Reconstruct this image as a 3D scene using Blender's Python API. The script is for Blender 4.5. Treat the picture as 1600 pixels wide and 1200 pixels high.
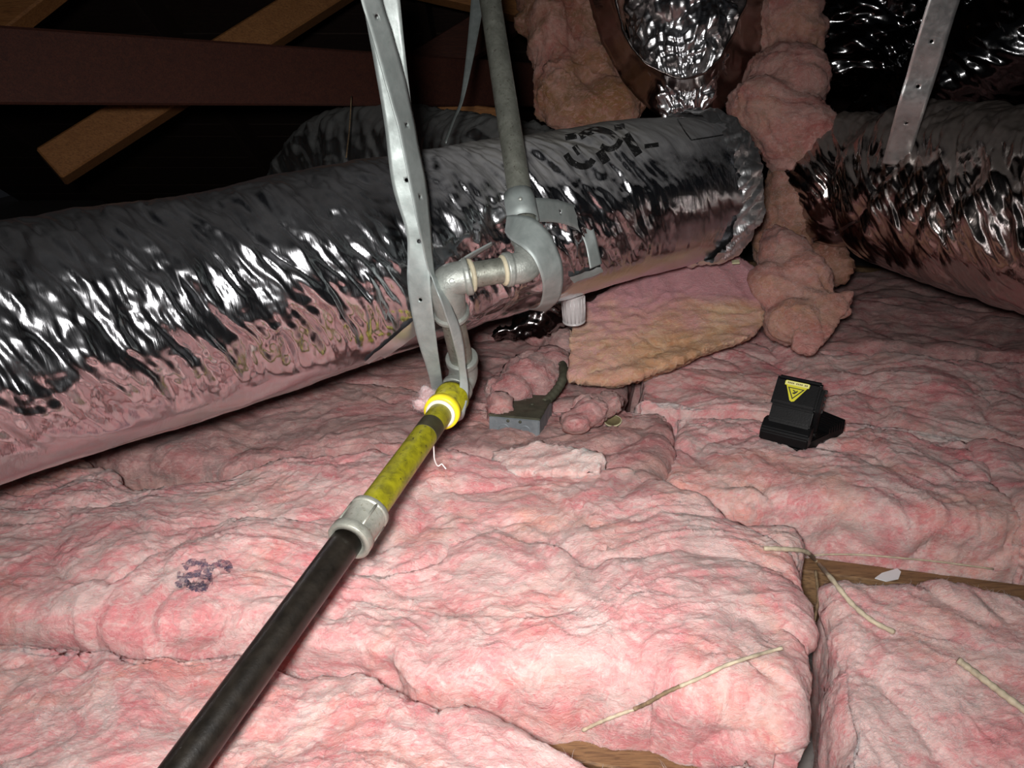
import bpy, bmesh, math, random
import numpy as np
from mathutils import Vector, Matrix
from mathutils.bvhtree import BVHTree
random.seed(7)
for o in list(bpy.data.objects): bpy.data.objects.remove(o)
SC = bpy.context.scene
COL = SC.collection
R = math.radians

# ---------------------------------------------------------------- camera
PITCH = R(22); F_PX = 1200.0; CAMZ = 0.81
CAM = np.array([0.0, 0.0, CAMZ])
FW = np.array([0, math.cos(PITCH), -math.sin(PITCH)])
UP = np.array([0, math.sin(PITCH), math.cos(PITCH)])
RT = np.array([1.0, 0, 0])
cd = bpy.data.cameras.new('camera'); cam = bpy.data.objects.new('camera', cd); COL.objects.link(cam)
cd.sensor_width = 36; cd.lens = 36 * F_PX / 1600; cd.clip_start = 0.02
cam.location = CAM; cam.rotation_euler = (R(90) - PITCH, 0, 0)
SC.camera = cam
# ---------------------------------------------------------------- light
w = bpy.data.worlds.new('attic_dark'); SC.world = w; w.use_nodes = True
w.node_tree.nodes['Background'].inputs[0].default_value = (0.8, 0.85, 1.0, 1)
w.node_tree.nodes['Background'].inputs[1].default_value = 0.006
ld = bpy.data.lights.new('hand_lamp', 'AREA'); ld.shape = 'DISK'; ld.size = 0.06; ld.energy = 7.8; ld.spread = R(112)
ld.color = (1.0, 0.975, 0.95)
lamp = bpy.data.objects.new('hand_lamp', ld); COL.objects.link(lamp)
lamp.location = (-0.04, -0.04, CAMZ + 0.05)
lamp.rotation_euler = (R(90) - R(30), 0, 0)
SC.view_settings.view_transform = 'Standard'
SC.view_settings.look = 'None'
SC.view_settings.exposure = 0.0
SC.view_settings.gamma = 1.0
SC.view_settings.use_curve_mapping = False

# ---------------------------------------------------------------- helpers
def P(u, v, d):
    return CAM + d * (FW + (u - 800) / F_PX * RT - (v - 600) / F_PX * UP)
def ray(u, v):
    r = FW + (u - 800) / F_PX * RT - (v - 600) / F_PX * UP
    return r / np.linalg.norm(r)
def gp(u, v, z):
    r = FW + (u - 800) / F_PX * RT - (v - 600) / F_PX * UP
    return CAM + r * ((z - CAMZ) / r[2])

def mesh_np(name, V, Q):
    V = np.asarray(V, dtype=np.float32); Q = np.asarray(Q, dtype=np.int32)
    me = bpy.data.meshes.new(name)
    k = Q.shape[1]
    me.vertices.add(len(V)); me.vertices.foreach_set('co', V.ravel())
    me.loops.add(Q.size); me.loops.foreach_set('vertex_index', Q.ravel())
    me.polygons.add(len(Q)); me.polygons.foreach_set('loop_start', np.arange(0, Q.size, k, dtype=np.int32))
    me.polygons.foreach_set('loop_total', np.full(len(Q), k, dtype=np.int32))
    me.update(calc_edges=True); me.validate()
    return me
def link(name, me, mat=None, parent=None, smooth=True, label=None, cat=None, group=None, kind=None):
    o = bpy.data.objects.new(name, me); COL.objects.link(o)
    if mat is not None and me is not None: me.materials.append(mat)
    if parent is not None: o.parent = parent
    if smooth and me is not None and len(me.polygons): me.polygons.foreach_set('use_smooth', [True] * len(me.polygons))
    tag(o, label, cat, group, kind)
    return o
def tag(o, label=None, cat=None, group=None, kind=None):
    if label: o['label'] = label
    if cat: o['category'] = cat
    if group: o['group'] = group
    if kind: o['kind'] = kind
    return o
def empty(name, loc, label, cat, group=None):
    o = bpy.data.objects.new(name, None); COL.objects.link(o); o.empty_display_size = 0.05
    o.location = loc; tag(o, label, cat, group); return o
def child(name, me, mat, parent, smooth=True, label=None, kind=None):
    """me is in world coordinates: keep it there under an Empty that is only moved"""
    loc = parent.location if parent.parent is None else Vector((0, 0, 0))
    base = parent
    off = Vector((0, 0, 0))
    if parent.type == 'EMPTY': off = parent.location.copy()
    if off.length > 0: me.transform(Matrix.Translation(-off))
    return link(name, me, mat, parent, smooth, label, kind=kind)
def bm_mesh(bm, name):
    me = bpy.data.meshes.new(name); bm.normal_update(); bm.to_mesh(me); bm.free(); return me
def catmull(pts, n):
    """smooth resample of an (m,k) list with n samples per span"""
    p = np.asarray(pts, float); m = len(p)
    if m < 3:
        t = np.linspace(0, 1, n * (m - 1) + 1)[:, None]; return p[0] * (1 - t) + p[-1] * t
    q = np.vstack([2 * p[0] - p[1], p, 2 * p[-1] - p[-2]]); out = []
    for i in range(m - 1):
        a, b, c, d = q[i:i + 4]
        t = np.linspace(0, 1, n, endpoint=False)[:, None]
        out.append(.5 * (2 * b + (c - a) * t + (2 * a - 5 * b + 4 * c - d) * t ** 2 + (3 * b - a - 3 * c + d) * t ** 3))
    out.append(p[-1:]); return np.vstack(out)
def frames(path, upv=(0, 0, 1)):
    T = np.gradient(path, axis=0); T /= np.linalg.norm(T, axis=1)[:, None]
    A = np.zeros_like(T)
    a = np.cross(T[0], upv)
    if np.linalg.norm(a) < 1e-3: a = np.cross(T[0], (0, 1, 0.1))
    a /= np.linalg.norm(a)
    for i in range(len(T)):
        a = a - T[i] * a.dot(T[i]); a /= np.linalg.norm(a); A[i] = a
    B = np.cross(T, A)
    return T, A, B
def tube(path, rad, seg=24, caps=True):
    path = np.asarray(path, float); n = len(path)
    rad = np.full(n, rad) if np.isscalar(rad) else np.asarray(rad, float)
    T, A, B = frames(path)
    ph = np.linspace(0, 2 * math.pi, seg, endpoint=False)
    V = path[:, None, :] + rad[:, None, None] * (np.cos(ph)[None, :, None] * A[:, None, :] + np.sin(ph)[None, :, None] * B[:, None, :])
    V = V.reshape(-1, 3)
    i, j = np.meshgrid(np.arange(n - 1), np.arange(seg), indexing='ij'); j2 = (j + 1) % seg
    Q = np.stack([i * seg + j, i * seg + j2, (i + 1) * seg + j2, (i + 1) * seg + j], -1).reshape(-1, 4)
    if caps:   # collapse to centre with a degenerate-free fan of quads -> triangles by an extra ring
        V = np.vstack([V, path[0], path[-1]]); c0, c1 = n * seg, n * seg + 1
        me = bpy.data.meshes.new('t')
        F = Q.tolist() + [[c0, (k + 1) % seg, k] for k in range(seg)] + [[c1, (n - 1) * seg + k, (n - 1) * seg + (k + 1) % seg] for k in range(seg)]
        me.from_pydata(V.tolist(), [], F); me.update(); return me
    return mesh_np('t', V, Q)
def revolve(p0, axis, prof, seg=28):
    """solid of revolution: prof = [(t along axis in m, radius)]"""
    axis = np.array(axis, float); axis /= np.linalg.norm(axis)
    a = np.cross(axis, (0.3, 0.2, 1)); a /= np.linalg.norm(a); b = np.cross(axis, a)
    ph = np.linspace(0, 2 * math.pi, seg, endpoint=False); V = []
    for t, r in prof:
        V += [(np.asarray(p0) + axis * t + r * (math.cos(x) * a + math.sin(x) * b)).tolist() for x in ph]
    F = []
    for i in range(len(prof) - 1):
        for k in range(seg): F.append([i * seg + k, i * seg + (k + 1) % seg, (i + 1) * seg + (k + 1) % seg, (i + 1) * seg + k])
    F.append(list(range(seg))[::-1]); F.append([(len(prof) - 1) * seg + k for k in range(seg)])
    me = bpy.data.meshes.new('rev'); me.from_pydata(V, [], F); me.update(); return me
def join_meshes(ms):
    bm = bmesh.new()
    for m in ms: bm.from_mesh(m)
    return bm_mesh(bm, 'joined')

# vectorised gradient noise
def _h(i, j, k, s):
    h = (i * 374761393 + j * 668265263 + k * 2147483647 * 3 + s * 144269504) & 0xffffffff
    h = ((h ^ (h >> 13)) * 1274126177) & 0xffffffff
    h = ((h ^ (h >> 16)) * 2246822519) & 0xffffffff
    return h ^ (h >> 15)
_G = np.random.RandomState(3).normal(size=(256, 3)); _G /= np.linalg.norm(_G, axis=1)[:, None]; _G = _G.astype(np.float32)
def pn(p, s=0):
    p = np.asarray(p, dtype=np.float32)
    fl = np.floor(p); f = p - fl; i = fl.astype(np.int64)
    u = f * f * f * (f * (f * 6 - 15) + 10)
    r = 0
    for dx in (0, 1):
        wx = u[:, 0] if dx else 1 - u[:, 0]
        for dy in (0, 1):
            wy = u[:, 1] if dy else 1 - u[:, 1]
            for dz in (0, 1):
                wz = u[:, 2] if dz else 1 - u[:, 2]
                g = _G[_h(i[:, 0] + dx, i[:, 1] + dy, i[:, 2] + dz, s) & 255]
                r = r + wx * wy * wz * (g[:, 0] * (f[:, 0] - dx) + g[:, 1] * (f[:, 1] - dy) + g[:, 2] * (f[:, 2] - dz))
    return r * 1.5
def fbm(p, s=0, o=4):
    r = 0; a = 1.0
    for k in range(o): r = r + a * pn(p * (2.0 ** k), s + k * 17); a *= .5
    return r
def fluff(p, s=0, big=1.0, fine=1.0, level=3, mid=1.0, vert=False):
    """fibreglass relief in metres: soft billows with creases, torn streaks, fibres"""
    p = np.asarray(p, dtype=np.float32)
    if vert: p = p[:, [2, 1, 0]]
    wv = np.stack([pn(p * 5, s + 1), pn(p * 5, s + 2), pn(p * 5, s + 3)], -1)
    q = p + .095 * wv
    w2 = np.stack([pn(q * 16, s + 4), pn(q * 16, s + 5), pn(q * 16, s + 6)], -1)
    q2 = q + .030 * w2
    h = .036 * big * pn(p * 2.7, s + 7)
    b1 = np.abs(pn(q2 * np.array([5.5, 8, 7]), s + 8)); h = h + .026 * big * (np.sqrt(b1 + .035) - .5)
    b2 = np.abs(pn(q2 * np.array([13, 21, 18]), s + 9)); h = h + .0068 * mid * (np.sqrt(b2 + .016) - .5)
    if level > 1:
        r1 = 1 - np.abs(pn(q2 * np.array([20, 48, 40]), s + 10)); h = h + .0036 * fine * mid * (r1 ** 3 - .4)
    if level > 2:
        r2 = 1 - np.abs(pn(q2 * np.array([42, 115, 90]) + 3 * w2, s + 11)); h = h + .0022 * fine * (r2 ** 2 - .5)
        h = h + .0018 * fine * pn(q2 * np.array([110, 260, 220]), s + 12)
    return h
def facets(x, y, seed, kx=.5, ky=.5, sharp=9.0):
    '''soft planar facets (creased sheet): cells of size 1 in x and y, random slopes'''
    ix, iy = np.floor(x).astype(np.int64), np.floor(y).astype(np.int64); num = 0; den = 0
    for dx in (-1, 0, 1):
        for dy in (-1, 0, 1):
            cx, cy = ix + dx, iy + dy; h1 = _h(cx, cy, cx * 0, seed); h2 = _h(cx, cy, cx * 0 + 7, seed)
            px = cx + (h1 & 1023) / 1023.0; py = cy + ((h1 >> 10) & 1023) / 1023.0
            ddx, ddy = x - px, y - py; w_ = np.exp(-sharp * (ddx ** 2 + ddy ** 2))
            hh = (((h2 & 1023) / 511.5 - 1) * kx * ddx + (((h2 >> 10) & 1023) / 511.5 - 1) * ky * ddy + (((h2 >> 20) & 255) / 127.5 - 1) * .15)
            num = num + w_ * hh; den = den + w_
    return num / (den + 1e-12)
def vnormals(V, Q):
    a, b, c, d = (V[Q[:, k]] for k in range(4))
    n = np.cross(c - a, d - b); N = np.zeros_like(V)
    for k in range(4): np.add.at(N, Q[:, k], n)
    return N / (np.linalg.norm(N, axis=1)[:, None] + 1e-12)

# ---------------------------------------------------------------- materials
def new_mat(name):
    m = bpy.data.materials.new(name); m.use_nodes = True
    nt = m.node_tree; b = nt.nodes['Principled BSDF']; return m, nt, b
def nd(nt, t, **kw):
    n = nt.nodes.new(t)
    for k, v in kw.items():
        if k in n.inputs.keys() if isinstance(k, str) else False: n.inputs[k].default_value = v
        else:
            try: setattr(n, k, v)
            except Exception: n.inputs[k].default_value = v
    return n
def coords(nt, scale=(1, 1, 1), rot=(0, 0, 0), kind='Object'):
    tc = nt.nodes.new('ShaderNodeTexCoord'); mp = nt.nodes.new('ShaderNodeMapping')
    nt.links.new(tc.outputs[kind], mp.inputs[0]); mp.inputs['Scale'].default_value = scale; mp.inputs['Rotation'].default_value = rot
    return mp.outputs[0]
def noise(nt, vec, scale, detail=4, rough=.55, dist=0.0):
    n = nt.nodes.new('ShaderNodeTexNoise'); nt.links.new(vec, n.inputs['Vector'])
    n.inputs['Scale'].default_value = scale; n.inputs['Detail'].default_value = detail
    n.inputs['Roughness'].default_value = rough; n.inputs['Distortion'].default_value = dist
    return n.outputs['Fac']
def ramp(nt, fac, stops, interp='LINEAR'):
    n = nt.nodes.new('ShaderNodeValToRGB'); nt.links.new(fac, n.inputs[0]); cr = n.color_ramp; cr.interpolation = interp
    while len(cr.elements) < len(stops): cr.elements.new(.5)
    for e, (p, c) in zip(cr.elements, stops):
        e.position = p; e.color = (*c, 1) if not np.isscalar(c) else (c, c, c, 1)
    return n.outputs[0]
def mix(nt, fac, a, b, mode='MIX'):
    n = nt.nodes.new('ShaderNodeMix'); n.data_type = 'RGBA'; n.blend_type = mode
    if hasattr(fac, 'is_linked') or hasattr(fac, 'links'): nt.links.new(fac, n.inputs[0])
    else: n.inputs[0].default_value = fac
    for s, x in ((6, a), (7, b)):
        if isinstance(x, tuple): n.inputs[s].default_value = (*x, 1) if len(x) == 3 else x
        else: nt.links.new(x, n.inputs[s])
    return n.outputs[2]
def bump(nt, h, strength, dist, normal=None):
    n = nt.nodes.new('ShaderNodeBump'); nt.links.new(h, n.inputs['Height']); n.inputs['Strength'].default_value = strength
    n.inputs['Distance'].default_value = dist
    if normal is not None: nt.links.new(normal, n.inputs['Normal'])
    return n.outputs[0]

def fibre_mat(name, deep, mid, pale, tint, grey, tintpos=.62, greypos=.60):
    m, nt, b = new_mat(name)
    v = coords(nt); vs = coords(nt, (1, 1.8, 1.5), (0, 0, .25)); vl = coords(nt, (1, 3.0, 2.2), (0, 0, .45))
    c = ramp(nt, noise(nt, v, 5.5, 8, .66, 2.6), [(.34, deep), (.47, mid), (.58, pale)])
    c = mix(nt, ramp(nt, noise(nt, v, 4.2, 5, .6, 1.2), [(tintpos - .12, 0.0), (tintpos + .1, .8)]), c, tint)
    c = mix(nt, ramp(nt, noise(nt, vs, 5.3, 7, .68, 2.6), [(greypos - .10, 0.0), (greypos + .10, .85)]), c, grey)
    c = mix(nt, ramp(nt, noise(nt, vs, 21, 6, .66, 3.2), [(.50, 0.0), (.64, .75)]), c, pale)
    c = mix(nt, ramp(nt, noise(nt, vs, 17, 6, .68, 3.6), [(.54, 0.0), (.68, .7)]), c, deep)
    c = mix(nt, ramp(nt, noise(nt, vl, 60, 5, .72, 2.4), [(.52, 0.0), (.72, .6)]), c, pale)
    nt.links.new(c, b.inputs['Base Color']); b.inputs['Roughness'].default_value = 1
    b.inputs['Specular IOR Level'].default_value = .08
    b.inputs['Subsurface Weight'].default_value = .55; b.inputs['Subsurface Radius'].default_value = (1, .45, .4); b.inputs['Subsurface Scale'].default_value = .012
    vf = coords(nt, (1, 3.0, 2.2), (0, 0, .5))
    n1 = bump(nt, noise(nt, vs, 70, 6, .68, 2.0), .8, .006)
    n2 = bump(nt, noise(nt, vf, 260, 4, .7, 1.5), .55, .0016, n1)
    nt.links.new(n2, b.inputs['Normal'])
    return m
PINK = fibre_mat('pink_fibreglass', (.74, .24, .26), (.80, .38, .38), (.86, .60, .57), (.82, .42, .32), (.60, .45, .42), greypos=.57)
PINK_DIM = fibre_mat('dimmed_greyed_pink_fibreglass', (.42, .145, .15), (.54, .27, .265), (.62, .40, .375), (.52, .29, .24), (.30, .225, .215), greypos=.54)  # dusty, darker copy of PINK; lamp falloff and shade put into the colour
TAN = fibre_mat('tan_fibreglass', (.50, .25, .13), (.60, .35, .21), (.66, .45, .30), (.66, .36, .37), (.48, .30, .16), tintpos=.53)
_n = TAN.node_tree; _b = _n.nodes['Principled BSDF']; _src = _b.inputs['Base Color'].links[0].from_socket
_g = _n.nodes.new('ShaderNodeNewGeometry'); _x = _n.nodes.new('ShaderNodeSeparateXYZ'); _n.links.new(_g.outputs['Position'], _x.inputs[0])
_m = _n.nodes.new('ShaderNodeMath'); _m.operation = 'MULTIPLY_ADD'; _n.links.new(noise(_n, coords(_n), 8, 5, .6, .8), _m.inputs[0]); _m.inputs[1].default_value = .16; _n.links.new(_x.outputs[2], _m.inputs[2])
_n.links.new(mix(_n, ramp(_n, _m.outputs[0], [(.425, 0.0), (.475, .85)]), _src, (.58, .29, .33)), _b.inputs['Base Color'])
PEACH = fibre_mat('peach_fibreglass', (.44, .155, .14), (.53, .26, .23), (.60, .36, .32), (.50, .29, .17), (.34, .22, .17))
MOTT = fibre_mat('mottled_pink_brown_fibreglass', (.38, .14, .12), (.46, .23, .19), (.54, .32, .27), (.26, .14, .045), (.22, .14, .08), tintpos=.52, greypos=.56)
WHITEF = fibre_mat('whitish_fibreglass', (.74, .40, .38), (.80, .55, .51), (.84, .70, .66), (.80, .48, .42), (.74, .66, .62))
FLUFFM = fibre_mat('pale_pink_fluff', (.80, .50, .50), (.86, .62, .62), (.90, .76, .76), (.86, .56, .56), (.80, .70, .70))

def foil_mat(name, col=(.57, .575, .60), rough=.16, dust=.0, dustcol=(.20, .16, .11), fine=1.0, rot=0.0, zone=None, kind='UV'):
    m, nt, b = new_mat(name)
    tc = nt.nodes.new('ShaderNodeTexCoord')
    mp = nt.nodes.new('ShaderNodeMapping'); nt.links.new(tc.outputs[kind], mp.inputs[0]); uv = mp.outputs[0]
    mp2 = nt.nodes.new('ShaderNodeMapping'); nt.links.new(tc.outputs[kind], mp2.inputs[0]); mp2.inputs['Scale'].default_value = (1, .16, 1); mp2.inputs['Rotation'].default_value = (0, 0, rot)
    b.inputs['Metallic'].default_value = 1; b.inputs['Roughness'].default_value = rough
    c = mix(nt, ramp(nt, noise(nt, uv, 9, 5, .6), [(.4, 0.0), (.7, .35)]), col, tuple(x * .7 for x in col))
    h1 = bump(nt, noise(nt, mp2.outputs[0], 95, 4, .6, .6), .35 * fine, .0022)
    h2 = bump(nt, noise(nt, mp2.outputs[0], 420, 2, .5, .2), .30 * fine, .0005, h1)
    nt.links.new(h2, b.inputs['Normal'])
    if dust > 0:      # grime that has settled on what faces up (it lies on the duct and stays put)
        geo = nt.nodes.new('ShaderNodeNewGeometry'); sx = nt.nodes.new('ShaderNodeSeparateXYZ'); nt.links.new(geo.outputs['Normal'], sx.inputs[0])
        nz = noise(nt, uv, 14, 6, .65)
        add = nt.nodes.new('ShaderNodeMath'); add.operation = 'MULTIPLY_ADD'; nt.links.new(nz, add.inputs[0]); add.inputs[1].default_value = .7; nt.links.new(sx.outputs[2], add.inputs[2])
        mul = nt.nodes.new('ShaderNodeMath'); mul.operation = 'MULTIPLY'; nt.links.new(add.outputs[0], mul.inputs[0]); mul.inputs[1].default_value = .6
        f = ramp(nt, mul.outputs[0], [(.48, 0.0), (.78, dust)])
        if zone:      # thicker grime on the middle stretch of the duct
            su = nt.nodes.new('ShaderNodeSeparateXYZ'); nt.links.new(uv, su.inputs[0])
            zr = nt.nodes.new('ShaderNodeMath'); zr.operation = 'MULTIPLY'; nt.links.new(su.outputs[0], zr.inputs[0]); zr.inputs[1].default_value = .5
            zf = ramp(nt, zr.outputs[0], zone); zm = nt.nodes.new('ShaderNodeMath'); zm.operation = 'MULTIPLY'; nt.links.new(f, zm.inputs[0]); nt.links.new(zf, zm.inputs[1]); f = zm.outputs[0]
        c = mix(nt, f, c, dustcol)
        sub = nt.nodes.new('ShaderNodeMath'); sub.operation = 'SUBTRACT'; sub.inputs[0].default_value = 1; nt.links.new(f, sub.inputs[1]); nt.links.new(sub.outputs[0], b.inputs['Metallic'])
        r = nt.nodes.new('ShaderNodeMath'); r.operation = 'MULTIPLY_ADD'; nt.links.new(f, r.inputs[0]); r.inputs[1].default_value = .55; r.inputs[2].default_value = rough; nt.links.new(r.outputs[0], b.inputs['Roughness'])
    nt.links.new(c, b.inputs['Base Color'])
    return m
FOIL = foil_mat('wrinkled_foil', rough=.19, dust=.8, dustcol=(.095, .085, .06), zone=[(.0, .05), (.42, .10), (.50, .9), (.60, 1.0), (.68, .8), (.76, .4)])
FOIL_S = foil_mat('crumpled_foil', (.82, .82, .84), .27, 0, fine=1.3)
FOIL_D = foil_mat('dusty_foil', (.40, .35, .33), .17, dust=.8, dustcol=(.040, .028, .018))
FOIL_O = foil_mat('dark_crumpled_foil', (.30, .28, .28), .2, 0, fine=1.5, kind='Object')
FOIL_BK = foil_mat('dark_film', (.16, .16, .165), .14, 0, fine=.8)
FOIL_R = foil_mat('matt_silver_tape', (.86, .87, .88), .40, 0, fine=1.6)
FILM = foil_mat('dark_sleeve_film', (.34, .29, .27), .24, 0, fine=1.0)
DULL = foil_mat('dull_grey_film', (.30, .31, .31), .42, dust=.6, dustcol=(.10, .10, .09))

def metal_mat(name, a, b_, rough=.45, metallic=.8, sc=60, bumpd=.0004, spot=None):
    m, nt, b = new_mat(name); v = coords(nt)
    c = ramp(nt, noise(nt, v, sc, 5, .65, .4), [(.32, a), (.68, b_)])
    c = mix(nt, ramp(nt, noise(nt, v, sc * .25, 4, .6), [(.45, 0.0), (.7, .55)]), c, tuple(.6 * x for x in a))
    if spot: c = mix(nt, ramp(nt, noise(nt, v, sc * 2.2, 3, .6), [(.60, 0.0), (.68, .85)]), c, spot)
    nt.links.new(c, b.inputs['Base Color']); b.inputs['Metallic'].default_value = metallic
    r = ramp(nt, noise(nt, v, sc * .7, 4, .6), [(.3, rough - .12), (.7, rough + .15)]); nt.links.new(r, b.inputs['Roughness'])
    nt.links.new(bump(nt, noise(nt, v, sc * 5, 3, .6), .4, bumpd), b.inputs['Normal'])
    return m
GALV = metal_mat('galvanised_strap', (.26, .30, .29), (.38, .42, .41), .54, .5, 35)
GALV2 = metal_mat('bright_galvanised_strap', (.60, .62, .62), (.72, .73, .72), .38, .75, 160, .0002)
PIPE = metal_mat('weathered_pipe', (.20, .21, .175), (.33, .34, .295), .42, .6, 90, .0006, (.12, .11, .09))
FIT = metal_mat('malleable_fitting', (.24, .26, .24), (.37, .39, .36), .50, .5, 70, .0012)
FIT2 = metal_mat('pale_coupling', (.30, .31, .27), (.44, .44, .38), .42, .5, 90, .001, (.25, .24, .18))
def plain(name, col, rough=.5, metallic=0, spec=.5, var=.2, sc=40, bd=.0004, alpha=None, trans=0):
    m, nt, b = new_mat(name); v = coords(nt)
    c = ramp(nt, noise(nt, v, sc, 5, .6), [(.3, tuple(x * (1 - var) for x in col)), (.7, tuple(min(1, x * (1 + var)) for x in col))])
    nt.links.new(c, b.inputs['Base Color']); b.inputs['Roughness'].default_value = rough; b.inputs['Metallic'].default_value = metallic
    b.inputs['Specular IOR Level'].default_value = spec
    b.inputs['Transmission Weight'].default_value = trans
    if bd: nt.links.new(bump(nt, noise(nt, v, sc * 6, 3, .6), .4, bd), b.inputs['Normal'])
    return m
BLACKP = plain('black_iron_pipe', (.010, .008, .006), .36, 0, .4, .5, 70, .0004)
YELP = plain('yellow_paint', (.50, .47, .015), .42, 0, .5, .25, 60)
# grime on the yellow pipe
def yellow_pipe_mat():
    m, nt, b = new_mat('grimy_yellow_paint'); v = coords(nt)
    c = ramp(nt, noise(nt, v, 70, 6, .7, .6), [(.28, (.08, .072, .006)), (.5, (.235, .22, .007)), (.75, (.33, .31, .010))])
    c = mix(nt, ramp(nt, noise(nt, v, 190, 3, .6), [(.63, 0.0), (.68, .9)]), c, (.03, .028, .01))
    c = mix(nt, ramp(nt, noise(nt, v, 24, 5, .7), [(.52, 0.0), (.72, .7)]), c, (.12, .11, .02))
    nt.links.new(c, b.inputs['Base Color']); b.inputs['Roughness'].default_value = .38; return m
YELG = yellow_pipe_mat()
YELB = plain('bright_yellow_ring', (.80, .66, .02), .45, 0, .5, .1)
TAPE = plain('thread_tape_white', (.72, .70, .60), .6)
SEAL = plain('thread_sealant', (.42, .38, .27), .6, var=.3)
BANDK = plain('black_tape_band', (.035, .032, .015), .5, var=.4)
BLK = plain('black_plastic', (.004, .004, .0045), .42, 0, .22, .2, 60)
BRN = plain('brown_trigger', (.06, .03, .02), .5)
STICK = plain('sticker_yellow', (.66, .62, .02), .5, var=.05, bd=0)
STICKP = plain('sticker_pale_yellow', (.78, .76, .28), .5, var=.05, bd=0)
INK = plain('sticker_ink', (.012, .012, .01), .6, bd=0)
BOXM = metal_mat('grey_steel_box', (.18, .21, .23), (.28, .31, .33), .5, .4, 50)
OLIVE = metal_mat('dusty_dark_steel', (.05, .052, .035), (.11, .11, .075), .6, .3, 45)
PAPER = plain('white_paper', (.72, .74, .76), .8, var=.04)
TWINE = plain('pale_batten_wire', (.46, .39, .28), .7, var=.3, sc=90)
TWINED = plain('dark_worn_wire', (.20, .14, .08), .7, var=.5, sc=120)
THREAD = plain('white_thread', (.85, .78, .75), .8)
DUST = plain('dusty_wood_disc', (.16, .13, .06), .8, var=.3)
DUSTR = plain('pale_disc_rim', (.50, .47, .30), .7)
MARK = plain('blue_black_marker', (.13, .12, .22), .9, var=.35, sc=60)
PRINT = plain('black_print', (.012, .012, .012), .32, 0, .5, .2, 90)
CLEARP = plain('milky_clear_plastic', (.62, .60, .60), .22, 0, .8, .12, 70, .0008, trans=.25)
def wood_mat(name, a, b_, dark, sc=1.0, axis=(1, 9, 9), rot=(0, 0, 0)):
    m, nt, b = new_mat(name); v = coords(nt, axis, rot)
    c = ramp(nt, noise(nt, v, 9 * sc, 6, .6, 1.2), [(.30, a), (.70, b_)])
    c = mix(nt, ramp(nt, noise(nt, v, 42 * sc, 3, .6, .4), [(.48, 0.0), (.62, .6)]), c, dark)
    nt.links.new(c, b.inputs['Base Color']); b.inputs['Roughness'].default_value = .75
    nt.links.new(bump(nt, noise(nt, v, 40 * sc, 4, .6), .5, .001), b.inputs['Normal']); return m
W_RED = wood_mat('red_brown_timber', (.048, .012, .007), (.080, .022, .011), (.025, .007, .005))
W_ORG = wood_mat('orange_pine', (.26, .105, .030), (.36, .16, .05), (.13, .05, .016))
W_JST = wood_mat('brown_joist_timber', (.16, .09, .04), (.26, .15, .07), (.07, .035, .018))
W_DK = wood_mat('dark_deck_board', (.030, .016, .012), (.05, .028, .019), (.014, .009, .006))
GYPS = plain('grey_ceiling_board', (.22, .20, .19), .9)

# ---------------------------------------------------------------- the setting: floor, joists, roof deck
E1 = np.array([math.cos(R(-13.5)), math.sin(R(-13.5)), 0]); E2 = np.array([-E1[1], E1[0], 0])
def L2W(a, b, z=0.0):
    return E1 * a + E2 * b + np.array([0, 0, z])
def obox(c, ax, ay, az, hx, hy, hz, bev=.003):
    bm = bmesh.new(); bmesh.ops.create_cube(bm, size=2)
    if bev: 
        for v in bm.verts: v.co = Vector((v.co.x * hx, v.co.y * hy, v.co.z * hz))
        bmesh.ops.bevel(bm, geom=bm.edges[:], offset=bev, segments=1, affect='EDGES')
    else:
        for v in bm.verts: v.co = Vector((v.co.x * hx, v.co.y * hy, v.co.z * hz))
    M = Matrix((ax, ay, az)).transposed()
    for v in bm.verts: v.co = M @ v.co + Vector(c)
    return bm_mesh(bm, 'box')
def lumber(p0, p1, wdt, hgt, upv, bev=.004, n=10):
    """a straight board from p0 to p1, wdt along side, hgt along upv"""
    p0 = Vector(p0); p1 = Vector(p1); x = (p1 - p0).normalized(); u = Vector(upv); u = (u - x * u.dot(x)).normalized(); y = u.cross(x)
    return obox((p0 + p1) / 2, x, y, u, (p1 - p0).length / 2, wdt / 2, hgt / 2, bev)
link('floor', obox((0, 2.4, -.012), (1, 0, 0), (0, 1, 0), (0, 0, 1), 3.6, 3.6, .012, 0), GYPS, smooth=False, kind='structure')
JB = [.62 + .407 * k for k in range(-2, 7)]
for k, b in enumerate(JB):
    c = L2W(.3, b, .07)
    link('trim_%d' % (k + 1), obox(c, E1, E2, (0, 0, 1), 2.7, .019, .0695, .002), W_JST, smooth=False, kind='structure')
# roof deck: boards, each a piece of the ceiling, sloping down to the eave behind
ceil = bpy.data.objects.new('ceiling', None); COL.objects.link(ceil); tag(ceil, kind='structure')
A0 = np.array([0, 5.4, .0]); SL = np.array([0, -math.cos(R(30)), math.sin(R(30))]); SN = np.array([0, math.sin(R(30)), math.cos(R(30))])
bm0 = obox((0, 0, 0), (1, 0, 0), tuple(SL), tuple(SN), 3.4, .068, .010, .002)
bm0.materials.append(W_DK)
for i in range(38):
    o = bpy.data.objects.new('deck_board', bm0); COL.objects.link(o); o.parent = ceil
    o.location = A0 + SL * (.14 * i + .07) + SN * (.002 * ((i * 7) % 3))
for x in (-2.6, -1.45, -.35, .85, 1.75, 2.6):
    m = lumber(A0 + np.array([x, 0, 0]) - SN * .085 + SL * .1, A0 + np.array([x, 0, 0]) - SN * .085 + SL * 5.2, .038, .14, SN)
    link('rafter', m, W_DK, ceil, smooth=False)

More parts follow.
